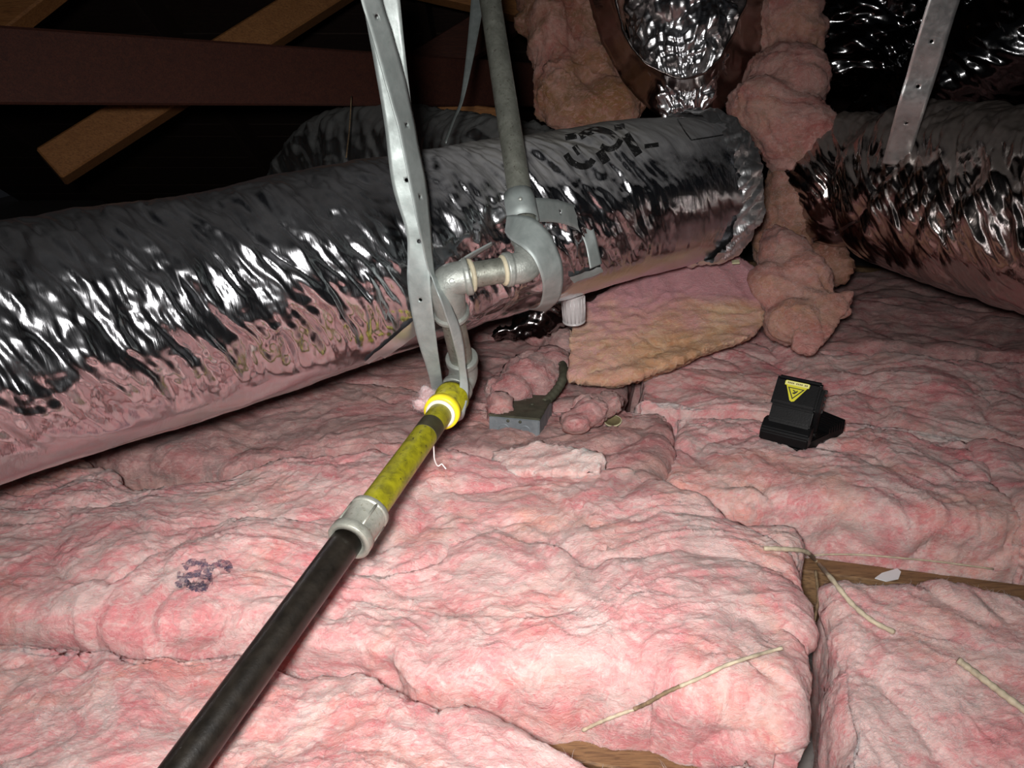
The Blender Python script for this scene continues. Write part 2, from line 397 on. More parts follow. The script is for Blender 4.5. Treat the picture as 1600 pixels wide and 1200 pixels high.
# ---------------------------------------------------------------- insulation batts
BVHV = []; BVHF = []
_nv = 0
def reg(V, Q):
    global _nv
    BVHV.append(V); BVHF.append(Q + _nv); _nv += len(V)
def batt(a0, a1, b0, b1, top, res, seed, mat, label, wob=.012, big=1.0, fine=1.0, level=3, bumps=(), zb=.004, r=.018, warp=None, tilt=(0, 0)):
    """a soft slab of fibreglass between along-joist a0..a1 and across-joist b0..b1, from zb to top"""
    T = top - zb; r = min(r, T * .8)
    def prof(L, n_res):
        q = r * math.pi / 2; sk = T - r
        ns, nq, nf = max(2, int(sk / (n_res * 2.2))), max(4, int(q / n_res)), max(4, int((L - 2 * r) / n_res))
        pos = []; drop = []
        for t in np.linspace(0, 1, ns, endpoint=False): pos.append(0); drop.append(T - t * sk)
        for t in np.linspace(0, 1, nq, endpoint=False): pos.append(r - r * math.cos(t * math.pi / 2)); drop.append(r - r * math.sin(t * math.pi / 2))
        k = len(pos)
        f = np.linspace(r, L - r, nf); P_ = pos + f.tolist() + [L - x for x in pos[::-1]]; D_ = drop + [0] * nf + drop[::-1]
        return np.array(P_), np.array(D_)
    pa, da = prof(a1 - a0, res); pb, db = prof(b1 - b0, res)
    PA, PB = np.meshgrid(pa, pb, indexing='ij'); DA, DB = np.meshgrid(da, db, indexing='ij')
    D = np.minimum(T, np.sqrt(DA ** 2 + DB ** 2))
    a = (a0 + PA).ravel(); b = (b0 + PB).ravel(); z = (top - D).ravel()
    n, m = PA.shape
    a00, b00 = a.copy(), b.copy()
    if warp is not None:
        da_, db_ = warp(a, b); a = a + da_; b = b + db_
    q3 = np.stack([a00 * 6, b00 * 6, a00 * 0 + .5], -1)       # one warp shared by all batts: neighbours keep their joint
    a = a + wob * 1.6 * fbm(q3, 91, 3); b = b + wob * 2.2 * fbm(q3, 95, 3)
    V = a[:, None] * E1 + b[:, None] * E2 + z[:, None] * np.array([0, 0, 1.0])
    i, j = np.meshgrid(np.arange(n - 1), np.arange(m - 1), indexing='ij')
    Q = np.stack([i * m + j, (i + 1) * m + j, (i + 1) * m + j + 1, i * m + j + 1], -1).reshape(-1, 4)
    N = vnormals(V, Q)
    h = fluff(V, seed, big, fine, level)
    top_f = np.clip(1 - D.ravel() / T, 0, 1)
    amp = .10 + .90 * np.clip(top_f * 1.6 - .45, 0, 1)
    V2 = V + N * (h * amp * np.clip(top_f * 6, 0, 1))[:, None]
    for (u, v, rad, ht) in bumps:
        c = gp(u, v, top); dd = ((V[:, 0] - c[0]) ** 2 + (V[:, 1] - c[1]) ** 2) / rad ** 2
        V2[:, 2] += ht * np.exp(-dd) * np.clip(top_f * 3, 0, 1)
    V2[:, 2] += (tilt[0] * (a00 - (a0 + a1) / 2) + tilt[1] * (b00 - (b0 + b1) / 2)) * np.clip(top_f * 3, 0, 1)
    V2[:, 2] = np.maximum(V2[:, 2], .002)
    me = mesh_np('batt', V2, Q); o = link('insulation_batt', me, mat, label=label, cat='insulation')
    reg(V2, Q)
    return o
TOP = .225
GA = .158   # where the lengthwise joint between the two front batts runs
def gapw(a, b):      # the joint leans a little
    return 0.10 * (b - .74), 0 * a
def w_ll(a, b):      # lower left batt: its far edge draws back where the near joist shows
    s_ = np.clip((b - .3) / .25, 0, 1); return 0 * a, -.055 * s_ * np.exp(-((a + .02) / .12) ** 2) - .03 * s_ * np.clip((-a - .45) / .4, 0, 1) + .03 * s_ * np.exp(-((a + .42) / .14) ** 2)
def seam(a): return np.interp(a, [-.9, -.7, -.5, -.1, .06], [.905, .93, 1.04, 1.065, .975])
def w_main(a, b):
    e = np.clip((a + 1.0) / 1.1, 0, 1); n_ = np.clip((.75 - b) / .15, 0, 1); f_ = np.clip((b - .75) / .2, 0, 1)
    return 0.10 * (b - .74) * e, .045 * n_ * np.exp(-((a + .0) / .13) ** 2) - .03 * n_ * np.clip((-a - .45) / .4, 0, 1) + .03 * n_ * np.exp(-((a + .42) / .14) ** 2) + f_ * (seam(a) - .975 - .05 * np.exp(-((a + .775) / .06) ** 2))
def w_back(a, b):
    return 0 * a, np.clip((1.30 - b) / .2, 0, 1) * (seam(a) + .012 - 1.085)
batt(-1.30, .115, .165, .575, TOP + .004, .0036, 11, PINK, 'rumpled pink batt in the lower left corner, under the black pipe', bumps=[(150, 1120, .16, .02), (700, 1080, .05, .012)], tilt=(-.01, .02), warp=w_ll)
batt(.15, 1.1, .165, .535, TOP - .03, .0045, 12, PINK, 'pink batt edge in the lower right corner, nearest the camera')
batt(-1.25, GA - .016, .592, .975, TOP + .012, .0032, 13, PINK, 'large pink batt with a blue scribble, left of the narrow gap', warp=w_main, bumps=[(1000, 800, .10, .012), (330, 900, .12, .01)], tilt=(0, .02))
batt(GA + .036, 1.25, .560, .884, TOP - .010, .0034, 14, PINK, 'pink batt right of the narrow gap, below the bare joist', warp=gapw, bumps=[(1560, 960, .10, .02)])
batt(-1.5, -.02, 1.085, 1.33, TOP + .010, .0042, 15, PINK_DIM, 'shaded pink batt under the long silver duct, left of the yellow pipe', bumps=[(560, 700, .10, .02)], warp=w_back)
def w_mid(a, b):
    return 0 * a, .06 * np.clip((1.2 - b) / .12, 0, 1) * np.clip((.10 - a) / .25, 0, 1)
batt(-.005, .475, 1.050, 1.325, TOP + .006, .0034, 16, PINK, 'pink batt right of the steel box, with the black trap on its back edge', bumps=[(870, 690, .05, .012)], warp=w_mid)
batt(.485, 1.45, 1.05, 1.315, TOP + .002, .0042, 18, PINK, 'wide pink batt at the right edge, behind the bare joist', bumps=[(1450, 800, .10, .015)])
batt(-1.6, -.125, 1.35, 1.73, TOP - .01, .006, 19, PINK_DIM, 'dark pink batt far under the silver duct at left', level=2)
batt(-.09, .80, 1.34, 1.73, TOP + .016, .0045, 20, PINK, 'pink batt lying right behind the black trap', bumps=[(1150, 610, .14, .015)])
batt(.81, 1.6, 1.34, 1.73, TOP + .010, .006, 21, PINK_DIM, 'pink batt at the right edge, behind and right of the trap', level=2)
batt(-1.7, .10, 1.75, 2.13, TOP - .01, .009, 22, PINK_DIM, 'shadowed pink batt behind the silver duct', level=2)
batt(.12, 1.9, 1.75, 2.13, TOP + .03, .007, 23, PINK_DIM, 'long dark pink batt under the right-hand duct', level=2, bumps=[(1400, 480, .2, .02)])
batt(-1.8, 2.1, 2.15, 2.54, TOP + .01, .011, 24, PINK_DIM, 'farthest dim pink batt at the back of the attic', level=2)

BV = BVHTree.FromPolygons([tuple(x) for x in np.vstack(BVHV)], [tuple(x) for x in np.vstack(BVHF)])
def hit(u, v, default=1.3):
    r = ray(u, v); loc, n, i, d = BV.ray_cast(Vector(CAM), Vector(r), 6)
    return np.array(loc) if loc else CAM + r * default
def drop_z(x, y, default=TOP):
    loc, n, i, d = BV.ray_cast(Vector((x, y, 1.2)), Vector((0, 0, -1)), 3)
    return loc[2] if loc else default

# ---------------------------------------------------------------- soft lumps (torn masses of fibreglass)
def remesh(me, voxel):
    o = bpy.data.objects.new('tmp', me); COL.objects.link(o)
    md = o.modifiers.new('r', 'REMESH'); md.mode = 'VOXEL'; md.voxel_size = voxel
    dg = bpy.context.evaluated_depsgraph_get(); ev = o.evaluated_get(dg); m2 = bpy.data.meshes.new_from_object(ev)
    bpy.data.objects.remove(o)
    V = np.empty(len(m2.vertices) * 3, np.float32); m2.vertices.foreach_get('co', V); V = V.reshape(-1, 3)
    F = [list(p.vertices) for p in m2.polygons]
    Q = np.array([f if len(f) == 4 else f + [f[-1]] for f in F], dtype=np.int64)
    bpy.data.meshes.remove(m2)
    return V.astype(np.float64), Q, F
def soften(V, Q, it=3):
    for _ in range(it):
        S = np.zeros_like(V); C = np.zeros(len(V))
        for k in range(4):
            a, b = Q[:, k], Q[:, (k + 1) % 4]
            np.add.at(S, a, V[b]); np.add.at(C, a, 1); np.add.at(S, b, V[a]); np.add.at(C, b, 1)
        V = .4 * V + .6 * S / np.maximum(C, 1)[:, None]
    return V
def mass(name, blobs, voxel, seed, mat, label=None, cat='insulation', big=.5, fine=1.0, level=3, parent=None, soft=3, minz=None, mid=2.4, vert=False):
    """blobs: (u, v, d, ru px, rv px, depth radius m[, angle deg]) ellipsoids merged into one torn lump"""
    bm = bmesh.new()
    for bl in blobs:
        u, v, d, ru, rv, rd = bl[:6]; ang = R(bl[6]) if len(bl) > 6 else 0
        c = P(u, v, d); px = d / F_PX
        x = (math.cos(ang) * RT - math.sin(ang) * UP) * ru * px; y = (math.sin(ang) * RT + math.cos(ang) * UP) * rv * px; z = FW * rd
        M = Matrix.Translation(Vector(c)) @ Matrix((tuple(x), tuple(y), tuple(z))).transposed().to_4x4()
        bmesh.ops.create_icosphere(bm, subdivisions=3, radius=1, matrix=M)
    V, Q, F = remesh(bm_mesh(bm, 'm'), voxel)
    V = soften(V, Q, soft); N = vnormals(V, Q)
    # outward check
    if ((V - V.mean(0)) * N).sum() < 0: N = -N
    V = V + N * fluff(V, seed, big, fine, level, mid, vert)[:, None]
    if minz is not None: V[:, 2] = np.maximum(V[:, 2], minz)
    me = bpy.data.meshes.new(name); me.from_pydata(V.tolist(), [], F); me.update()
    if parent is not None: return child(name, me, mat, parent, label=label)
    return link(name, me, mat, label=label, cat=cat)
def slab(name, outline, thick, voxel, seed, mat, label, away=(0, 0, 0), big=.35, fine=1.0, level=3, soft=1, mid=1.5):
    """outline: (u,v,d) corners of the facing side; extruded away from the camera by 'thick'"""
    bm = bmesh.new(); f = [bm.verts.new(P(*p)) for p in outline]; dirv = Vector(FW * thick + np.array(away))
    g = [bm.verts.new(v.co + dirv) for v in f]
    bm.faces.new(f); bm.faces.new(g[::-1])
    for i in range(len(f)): bm.faces.new([f[i], g[i], g[(i + 1) % len(f)], f[(i + 1) % len(f)]])
    bmesh.ops.recalc_face_normals(bm, faces=bm.faces[:])
    V, Q, F = remesh(bm_mesh(bm, 'm'), voxel)
    V = soften(V, Q, soft); N = vnormals(V, Q)
    if ((V - V.mean(0)) * N).sum() < 0: N = -N
    V = V + N * fluff(V, seed, big, fine, level, mid)[:, None]
    me = bpy.data.meshes.new(name); me.from_pydata(V.tolist(), [], F); me.update()
    return link(name, me, mat, label=label, cat='insulation')

# tan and pink slab under the right end of the silver duct
slab('insulation_slab', [(890, 500, 1.50), (900, 478, 1.54), (990, 430, 1.58), (1080, 398, 1.60), (1150, 395, 1.62), (1182, 420, 1.60), (1196, 505, 1.52), (1168, 528, 1.46), (1100, 548, 1.44), (1030, 578, 1.42), (960, 600, 1.41), (888, 596, 1.42)],
     .14, .007, 31, TAN, 'tan and pink cut slab of insulation propped under the silver duct', away=(0.03, .0, .0), big=.25)
# torn upright mass right of it
mass('torn_insulation', [(1225, 400, 1.62, 40, 45, .06), (1205, 450, 1.58, 38, 45, .06), (1250, 440, 1.58, 50, 50, .06), (1240, 505, 1.52, 48, 42, .06), (1290, 475, 1.52, 46, 26, .035, 20), (1265, 520, 1.50, 34, 28, .04), (1320, 465, 1.54, 18, 12, .02, 30), (1210, 375, 1.66, 22, 30, .05, 20)],
     .007, 32, PEACH, 'torn peach-pink clump with a pointed flap at the end of the tan slab', mid=1.5, soft=5)
fl = slab('flap', [(1258, 470, 1.50), (1300, 458, 1.50), (1337, 453, 1.52), (1322, 490, 1.49), (1292, 530, 1.46), (1268, 554, 1.45), (1243, 545, 1.46), (1240, 505, 1.48)], .022, .006, 44, PEACH, 'x', big=.12, mid=1.0)
fl.parent = bpy.data.objects['torn_insulation']; del fl['label']; del fl['category']
mass('torn_insulation', [(1290, 400, 1.82, 36, 28, .05), (1310, 420, 1.80, 26, 26, .04), (1280, 440, 1.80, 25, 22, .04), (1300, 378, 1.84, 30, 10, .03)],
     .010, 33, MOTT, 'small brownish torn clump under the left end of the right-hand duct', big=.3)
# hanging wraps
mass('hanging_insulation', [(1230, -60, 1.82, 62, 80, .09), (1235, 40, 1.80, 58, 80, .09), (1225, 130, 1.76, 70, 60, .10), (1185, 170, 1.72, 58, 45, .09, 35), (1235, 205, 1.72, 62, 50, .10), (1250, 235, 1.72, 56, 40, .08)],
     .008, 34, PEACH, 'tall pink wrap hanging between the silver duct and the right-hand duct', big=.7, vert=True, soft=9, mid=2.0)
mass('hanging_insulation', [(1245, 285, 1.76, 46, 50, .08), (1232, 330, 1.76, 44, 55, .08), (1222, 380, 1.78, 44, 50, .07), (1275, 255, 1.78, 26, 20, .04), (1262, 330, 1.78, 22, 40, .05)],
     .008, 45, MOTT, 'brown-tinged torn insulation column between the two silver ducts', big=.5, vert=True, mid=2.2, soft=9)
mass('hanging_insulation', [(855, -40, 1.9, 45, 80, .08), (860, 60, 1.88, 40, 70, .08), (870, 140, 1.86, 45, 60, .09), (930, 20, 1.9, 50, 80, .08), (925, 110, 1.88, 42, 60, .07, 10), (955, 165, 1.84, 45, 38, .07, 25), (905, 175, 1.84, 60, 35, .07), (820, 40, 1.9, 18, 14, .03), (985, 150, 1.86, 30, 40, .05, 25)],
     .008, 35, MOTT, 'mottled pink and brown wrap hanging behind the galvanised riser pipe', big=.6, vert=True, soft=9, mid=2.0)
# small pieces
mass('insulation_clump', [(830, 590, 1.50, 45, 38, .06), (800, 610, 1.46, 36, 22, .05), (865, 570, 1.54, 34, 28, .05), (780, 640, 1.38, 22, 20, .035)],
     .008, 36, PINK_DIM, 'greyish pink lump behind the steel junction box', big=.35, soft=6)
mass('insulation_clump', [(880, 545, 1.72, 30, 32, .05), (850, 520, 1.78, 26, 20, .05)], .010, 37, PINK_DIM, 'dim pink clump in the shade left of the tan slab', big=.3)
mass('insulation_clump', [(925, 640, 1.32, 30, 24, .05), (955, 630, 1.34, 22, 22, .04), (900, 660, 1.28, 28, 16, .04)], .007, 38, PINK_DIM, 'ragged pink lump between the junction box and the brown disc', big=.3, soft=6)
mass('insulation_clump', [(672, 622, 1.13, 17, 13, .02), (656, 630, 1.12, 9, 6, .012), (685, 640, 1.10, 9, 16, .015)], .0035, 39, FLUFFM, 'pale pink tuft of fluff beside the yellow ring on the pipe', big=.15, fine=1.3, level=3)
p1 = hit(800, 720)
slab('insulation_strip', [(770, 705, 1.235), (840, 690, 1.235), (920, 700, 1.20), (944, 712, 1.17), (936, 738, 1.14), (860, 738, 1.165), (780, 735, 1.19)], .03, .006, 40, WHITEF, 'thin whitish torn strip on the large front batt, near the junction box', away=(0, 0, -.045), big=.15)

# ---------------------------------------------------------------- flex ducts
def bvh_of(V, Q): return BVHTree.FromPolygons([tuple(x) for x in V], [tuple(x) for x in Q])
def duct(name, ctrl, ds, nphi, seed, mat, amp=1.0, skew=-.45, mask=None, extra=None, parent=None, label=None, cat='duct', open_end=True):
    """ctrl: (u, v, d, R). UVs are metres along and around."""
    c = np.array([[*P(u, v, d), r] for u, v, d, r in ctrl]); c = catmull(c, 24)
    L = np.concatenate([[0], np.cumsum(np.linalg.norm(np.diff(c[:, :3], axis=0), axis=1))])
    n = max(8, int(L[-1] / ds)); s_ = np.linspace(0, L[-1], n); c = np.stack([np.interp(s_, L, c[:, k]) for k in range(4)], -1)
    T, A, B = frames(c[:, :3])
    ph = np.linspace(-math.pi, math.pi, nphi + 1)
    S, H = np.meshgrid(s_, ph, indexing='ij'); Rr = c[:, 3][:, None] * np.ones_like(H)
    sf = S.ravel(); hf = H.ravel(); rf = Rr.ravel()
    cy = np.stack([np.cos(hf), np.sin(hf)], -1)            # periodic around
    sk = sf + skew * rf * np.sin(hf)
    def q(fs, fp): return np.stack([sk * fs, cy[:, 0] * fp, cy[:, 1] * fp], -1)
    m = mask(sf, hf) if mask else 1.0
    w_ = pn(q(7, 1.2), seed) ; 
    h = .006 * fbm(q(5, .9), seed + 1, 3)
    sh = np.stack([sk * 20 + 1.6 * w_, cy[:, 0] * 1.0, cy[:, 1] * 1.0], -1)
    h = h + m * amp * .0045 * (np.abs(pn(sh, seed + 2)) - .3)
    sh2 = np.stack([sk * 62 + 2.0 * w_, cy[:, 0] * 1.6, cy[:, 1] * 1.6], -1)
    h = h + m * amp * .0036 * (np.abs(pn(sh2, seed + 3)) - .3)
    h = h + m * amp * .0030 * (np.abs(pn(q(9, 2.6), seed + 6)) - .3)
    h = h + m * amp * .0022 * np.abs(pn(q(46, 7), seed + 4))
    yy = hf * rf.mean()
    h = h + m * amp * (.0165 * facets((sk + .02 * w_) / .030, yy / .085, seed + 30, .55, .65) + .006 * facets((sk + .02 * w_) / .011, yy / .05, seed + 31, .7, .7))
    h = h + (.25 + m) * .0007 * pn(np.stack([sk * 210, cy[:, 0] * 6, cy[:, 1] * 6], -1), seed + 5)
    if extra: h = h + extra(sf, hf, rf)
    dirv = np.cos(hf)[:, None] * np.repeat(A, nphi + 1, 0) + np.sin(hf)[:, None] * np.repeat(B, nphi + 1, 0)
    V = np.repeat(c[:, :3], nphi + 1, 0) + dirv * (rf + h)[:, None]
    V = V.reshape(n, nphi + 1, 3); V[:, -1] = V[:, 0]; V = V.reshape(-1, 3)
    i, j = np.meshgrid(np.arange(n - 1), np.arange(nphi), indexing='ij'); k = nphi + 1
    Q = np.stack([i * k + j, i * k + j + 1, (i + 1) * k + j + 1, (i + 1) * k + j], -1).reshape(-1, 4)
    me = mesh_np(name, V, Q)
    uvl = me.uv_layers.new(name='UVMap'); uv = np.stack([sf, hf * rf.mean()], -1).astype(np.float32)
    uvl.data.foreach_set('uv', uv[Q.ravel()].ravel())
    if parent is not None: o = child(name, me, mat, parent, label=label)
    else: o = link(name, me, mat, label=label, cat=cat)
    return o, V, Q, c

def EX(k):      # the duct runs on straight, out of the frame at the left
    p = P(0, 550, .85) - k * (P(300, 482, .98) - P(0, 550, .85)) - CAM; d = p @ FW
    return (800 + F_PX * (p @ RT) / d, 600 - F_PX * (p @ UP) / d, d)
L0 = float(np.linalg.norm(P(300, 482, .98) - P(0, 550, .85))) * 1.6 - .12
def duct_mask(s, h):
    s = s - L0
    up = np.clip(1.15 - (h - .28) / .30, 0.06, 1) * np.clip((h + 1.75) / .5, .15, 1)
    return up * np.interp(s, [0, .7, .85, 1.0, 1.1, 1.6], [1, 1, .9, .75, .20, .20])
dm = empty('silver_duct', P(600, 400, 1.12), 'long wrinkled silver foil duct crossing from the left edge to the centre', 'duct')
DENT = L0 + .12 + float(np.linalg.norm(P(735, 365, 1.19) - P(0, 550, .85)))
def dent(s, h, r):
    g = np.exp(-((s - DENT) / .085) ** 2 - ((h - .05) / .75) ** 2)
    q_ = np.stack([s * 15 + .3 * h, np.cos(h) * 2.4, np.sin(h) * 2.4], -1)
    return g * (-.010 + .034 * facets(s / .045 + .4 * h, h / .55, 79, .9, .9) + .022 * (np.abs(pn(q_, 77)) - .2) + .008 * (np.abs(pn(q_ * 2.6, 78)) - .2))
do, DV, DQ, DC = duct('foil_jacket', [(*EX(1.6), .14), (*EX(.8), .14), (0, 550, .85, .14), (300, 482, .98, .14), (600, 402, 1.12, .139), (850, 343, 1.28, .138), (1000, 311, 1.395, .139), (1085, 297, 1.465, .137)],
                      .0026, 300, 51, FOIL, mask=duct_mask, parent=dm, extra=dent)
DB = bvh_of(DV, DQ)
def on(bvh, u, v, off=.0006):
    r = ray(u, v); loc, n, i, d = bvh.ray_cast(Vector(CAM), Vector(r), 6)
    if loc is None: return None
    if n.dot(Vector(r)) > 0: n = -n
    return np.array(loc + n * off * .3 - Vector(r) * off)
def stroke(bvh, pts, wd, off=.0008, step=3, jit=0.0, across=3):
    """a flat ribbon laid on a surface; pts in photo pixels, wd in pixels (number or one per point)"""
    pts = np.array(pts, float); wd = np.full(len(pts), wd, float) if np.isscalar(wd) else np.array(wd, float)
    pp = catmull(np.column_stack([pts, wd]), 8); L = np.concatenate([[0], np.cumsum(np.hypot(*np.diff(pp[:, :2], axis=0).T))])
    n = max(3, int(L[-1] / step) + 1); s_ = np.linspace(0, L[-1], n); pp = np.stack([np.interp(s_, L, pp[:, k]) for k in range(3)], -1)
    t = np.gradient(pp[:, :2], axis=0); t /= np.linalg.norm(t, axis=1)[:, None] + 1e-9; nn = np.stack([-t[:, 1], t[:, 0]], -1)
    bm = bmesh.new(); rows = []
    for i in range(n):
        row = []; wj = pp[i, 2] * (1 + jit * (random.random() - .5))
        for k in range(across):
            e = (k / (across - 1) - .5) * wj; w3 = on(bvh, *(pp[i, :2] + nn[i] * e), off)
            row.append(bm.verts.new(w3) if w3 is not None else None)
        rows.append(row)
    for i in range(n - 1):
        for k in range(across - 1):
            f = [rows[i][k], rows[i][k + 1], rows[i + 1][k + 1], rows[i + 1][k]]
            if all(f): bm.faces.new(f)
    return bm_mesh(bm, 'stroke')
def patch(bvh, poly, off=.002, nu=8, nv=4):
    """four corner pixels (a,b,c,d) -> a grid laid on the surface"""
    a, b, c, d = (np.array(x, float) for x in poly); bm = bmesh.new(); g = {}
    for i in range(nu + 1):
        for j in range(nv + 1):
            s, t = i / nu, j / nv; q = (a * (1 - s) + b * s) * (1 - t) + (d * (1 - s) + c * s) * t
            w3 = on(bvh, q[0] + random.uniform(-.8, .8), q[1] + random.uniform(-.8, .8), off * (1 + .5 * random.random()))
            g[i, j] = bm.verts.new(w3) if w3 is not None else None
    for i in range(nu):
        for j in range(nv):
            f = [g[i, j], g[i + 1, j], g[i + 1, j + 1], g[i, j + 1]]
            if all(f): bm.faces.new(f)
    return bm_mesh(bm, 'patch')
# the printed letters on the jacket
_nt = PRINT.node_tree
_nt.links.new(ramp(_nt, noise(_nt, coords(_nt, (1, 1, .3)), 160, 4, .7, .4), [(.34, .25), (.50, 1.0)]), _nt.nodes['Principled BSDF'].inputs['Alpha'])
letters = [stroke(DB, [(883, 215), (901, 212)], 10), stroke(DB, [(906, 214), (918, 207), (936, 203), (952, 208), (961, 215)], 11), stroke(DB, [(960, 200), (976, 197)], 9),
           stroke(DB, [(884, 241), (893, 253), (907, 260), (920, 258), (927, 249)], 10), stroke(DB, [(897, 228), (906, 241)], 9), stroke(DB, [(936, 236), (948, 254)], 14),
           stroke(DB, [(939, 228), (950, 233), (963, 229), (970, 218)], 9), stroke(DB, [(977, 210), (998, 242)], 14), stroke(DB, [(1007, 229), (1029, 226)], 7)]
for q_ in letters: child('printed_stroke', q_, PRINT, dm, label='stroke of the large black block lettering')
for q_ in ([(1058, 186), (1069, 204), (1080, 219)], [(1080, 219), (1112, 214), (1140, 209)], [(1058, 186), (1085, 182), (1110, 181)]):
    child('printed_line', stroke(DB, q_, 2), PRINT, dm, label='thin black printed line')
child('foil_tape', patch(DB, [(551, 580), (672, 478), (690, 494), (566, 584)], .003, 14, 4), FOIL_R, dm, label='bright strip of silver tape on the underside')
child('foil_tape', patch(DB, [(890, 432), (938, 416), (942, 424), (896, 441)], .004, 8, 3), GALV, dm, label='short dull strip of tape near the lower edge')
# crumpled collar at the right end
duct('tape_collar', [(1066, 300, 1.452, .139), (1080, 298, 1.463, .143), (1098, 296, 1.478, .139), (1112, 294, 1.492, .115), (1120, 293, 1.50, .08), (1125, 292, 1.505, .03)], .003, 220, 52, FOIL_R, amp=1.3, skew=1.2, parent=dm, label='crumpled silver tape collar at the end',
     extra=lambda s, h, r: .009 * np.abs(pn(np.stack([s * 30, np.cos(h) * 9, np.sin(h) * 9], -1), 8)))

# right-hand duct
dr = empty('silver_duct', P(1450, 290, 1.5), 'silver duct at the right edge, pinched by the hanging strap', 'duct')
def rpinch(s, h, r):
    rad = .016 * (np.abs(pn(np.stack([s * 16 + 1.2 * np.sin(h), np.cos(h) * .8, np.sin(h) * .8], -1), 5)) - .3) * np.clip((s - .16) / .1, .3, 1)
    return -.030 * np.exp(-((s - .150) / .04) ** 2) + rad
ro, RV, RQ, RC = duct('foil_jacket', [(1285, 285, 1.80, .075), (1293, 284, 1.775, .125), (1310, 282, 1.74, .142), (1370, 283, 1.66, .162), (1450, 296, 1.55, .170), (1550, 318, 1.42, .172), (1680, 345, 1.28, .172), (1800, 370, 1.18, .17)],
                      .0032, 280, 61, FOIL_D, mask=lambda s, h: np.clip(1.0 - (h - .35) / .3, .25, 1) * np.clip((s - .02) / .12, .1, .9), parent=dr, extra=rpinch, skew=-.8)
RB = bvh_of(RV, RQ)

# crumpled duct hanging above, with its smooth sleeve
dv = empty('hanging_duct', P(1068, 60, 1.72), 'crumpled foil duct hanging down at top centre inside a dark U-shaped sleeve', 'duct')
duct('foil_jacket', [(1068, -170, 1.78, .135), (1068, -60, 1.76, .132), (1066, 40, 1.74, .120), (1066, 110, 1.74, .088), (1068, 160, 1.74, .055), (1072, 205, 1.74, .03)], .003, 260, 71, FOIL_S, amp=1.6, parent=dv,
     extra=lambda s, h, r: .020 * (np.abs(pn(np.stack([s * 9, np.cos(h) * 2.6, np.sin(h) * 2.6], -1), 6)) - .2) + .010 * np.abs(pn(np.stack([s * 22, np.cos(h) * 5, np.sin(h) * 5], -1), 7)))
def ribbon(pairs, n=10, across=6, thick=.0009, bulge=0.0, noise_amp=0.0, seed=1, holes=(), uv=True):
    """pairs: [(uL, vL, uR, vR, dL, dR)]: the two edges of a strip, as seen"""
    q = np.array([[*P(a, b, e), *P(c, d, f)] for a, b, c, d, e, f in pairs]); q = catmull(q, n)
    V = []; m = len(q); t = np.linspace(0, 1, across + 1)
    mid = (q[:, :3] + q[:, 3:]) / 2; T = np.gradient(mid, axis=0); Wd = q[:, 3:] - q[:, :3]; N = np.cross(T, Wd); N /= np.linalg.norm(N, axis=1)[:, None] + 1e-12
    W_ = np.linalg.norm(Wd, axis=1)
    V = q[:, None, :3] + t[None, :, None] * Wd[:, None, :] + (bulge * W_[:, None] * 4 * (t * (1 - t))[None, :])[:, :, None] * N[:, None, :]
    V = V.reshape(-1, 3)
    if noise_amp: V = V + np.repeat(N, across + 1, 0) * (noise_amp * pn(V * 25, seed) + .5 * noise_amp * pn(V * 60, seed + 1))[:, None]
    bm = bmesh.new(); vs = [bm.verts.new(v) for v in V]; k = across + 1; uvl = bm.loops.layers.uv.new('UVMap')
    Ls = np.concatenate([[0], np.cumsum(np.linalg.norm(np.diff(mid, axis=0), axis=1))]); hc = {}
    for hx in holes: hc[int(np.argmin(np.abs(Ls - hx * Ls[-1])))] = 1
    cell = {}
    for i in range(m - 1):
        for j in range(across):
            f = bm.faces.new([vs[i * k + j], vs[(i + 1) * k + j], vs[(i + 1) * k + j + 1], vs[i * k + j + 1]]); cell[i, j] = f
            for lp, (ii, jj) in zip(f.loops, ((i, j), (i + 1, j), (i + 1, j + 1), (i, j + 1))): lp[uvl].uv = (Ls[ii], jj / across * W_[ii])
    return bm_mesh(bm, 'ribbon'), mid, N, W_, Ls
def solid(o, th):
    md = o.modifiers.new('thickness', 'SOLIDIFY'); md.thickness = th; md.offset = 0
    return o
def punch(me, centres, rad, ax_w, ax_t):
    """cut real round holes: the faces under each hole are replaced by a ring"""
    bm = bmesh.new(); bm.from_mesh(me)
    for c in centres:
        bm.verts.ensure_lookup_table()
        fs = [f for f in bm.faces if (f.calc_center_median() - Vector(c)).length < rad * 2.1]
        if not fs: continue
        es = set(); 
        for f in fs:
            for e in f.edges:
                if sum(1 for g in e.link_faces if g in fs) == 1: es.add(e)
        nrm = sum((f.normal for f in fs), Vector()).normalized(); cc = sum((f.calc_center_median() for f in fs), Vector()) / len(fs)
        x = nrm.orthogonal().normalized(); y = nrm.cross(x)
        bv = list({v for e in es for v in e.verts}); bv.sort(key=lambda v: math.atan2((v.co - cc).dot(y), (v.co - cc).dot(x)))
        bmesh.ops.delete(bm, geom=fs, context='FACES_ONLY')
        ring = [bm.verts.new(cc + rad * ((x * math.cos(a) + y * math.sin(a)))) for a in [math.atan2((v.co - cc).dot(y), (v.co - cc).dot(x)) for v in bv]]
        nb = len(bv)
        for i in range(nb):
            j = (i + 1) % nb
            try: bm.faces.new([bv[i], bv[j], ring[j], ring[i]])
            except ValueError: pass
    bmesh.ops.recalc_face_normals(bm, faces=bm.faces[:])
    loose = [v for v in bm.verts if not v.link_faces]; bmesh.ops.delete(bm, geom=loose, context='VERTS')
    return bm_mesh(bm, 'punched')
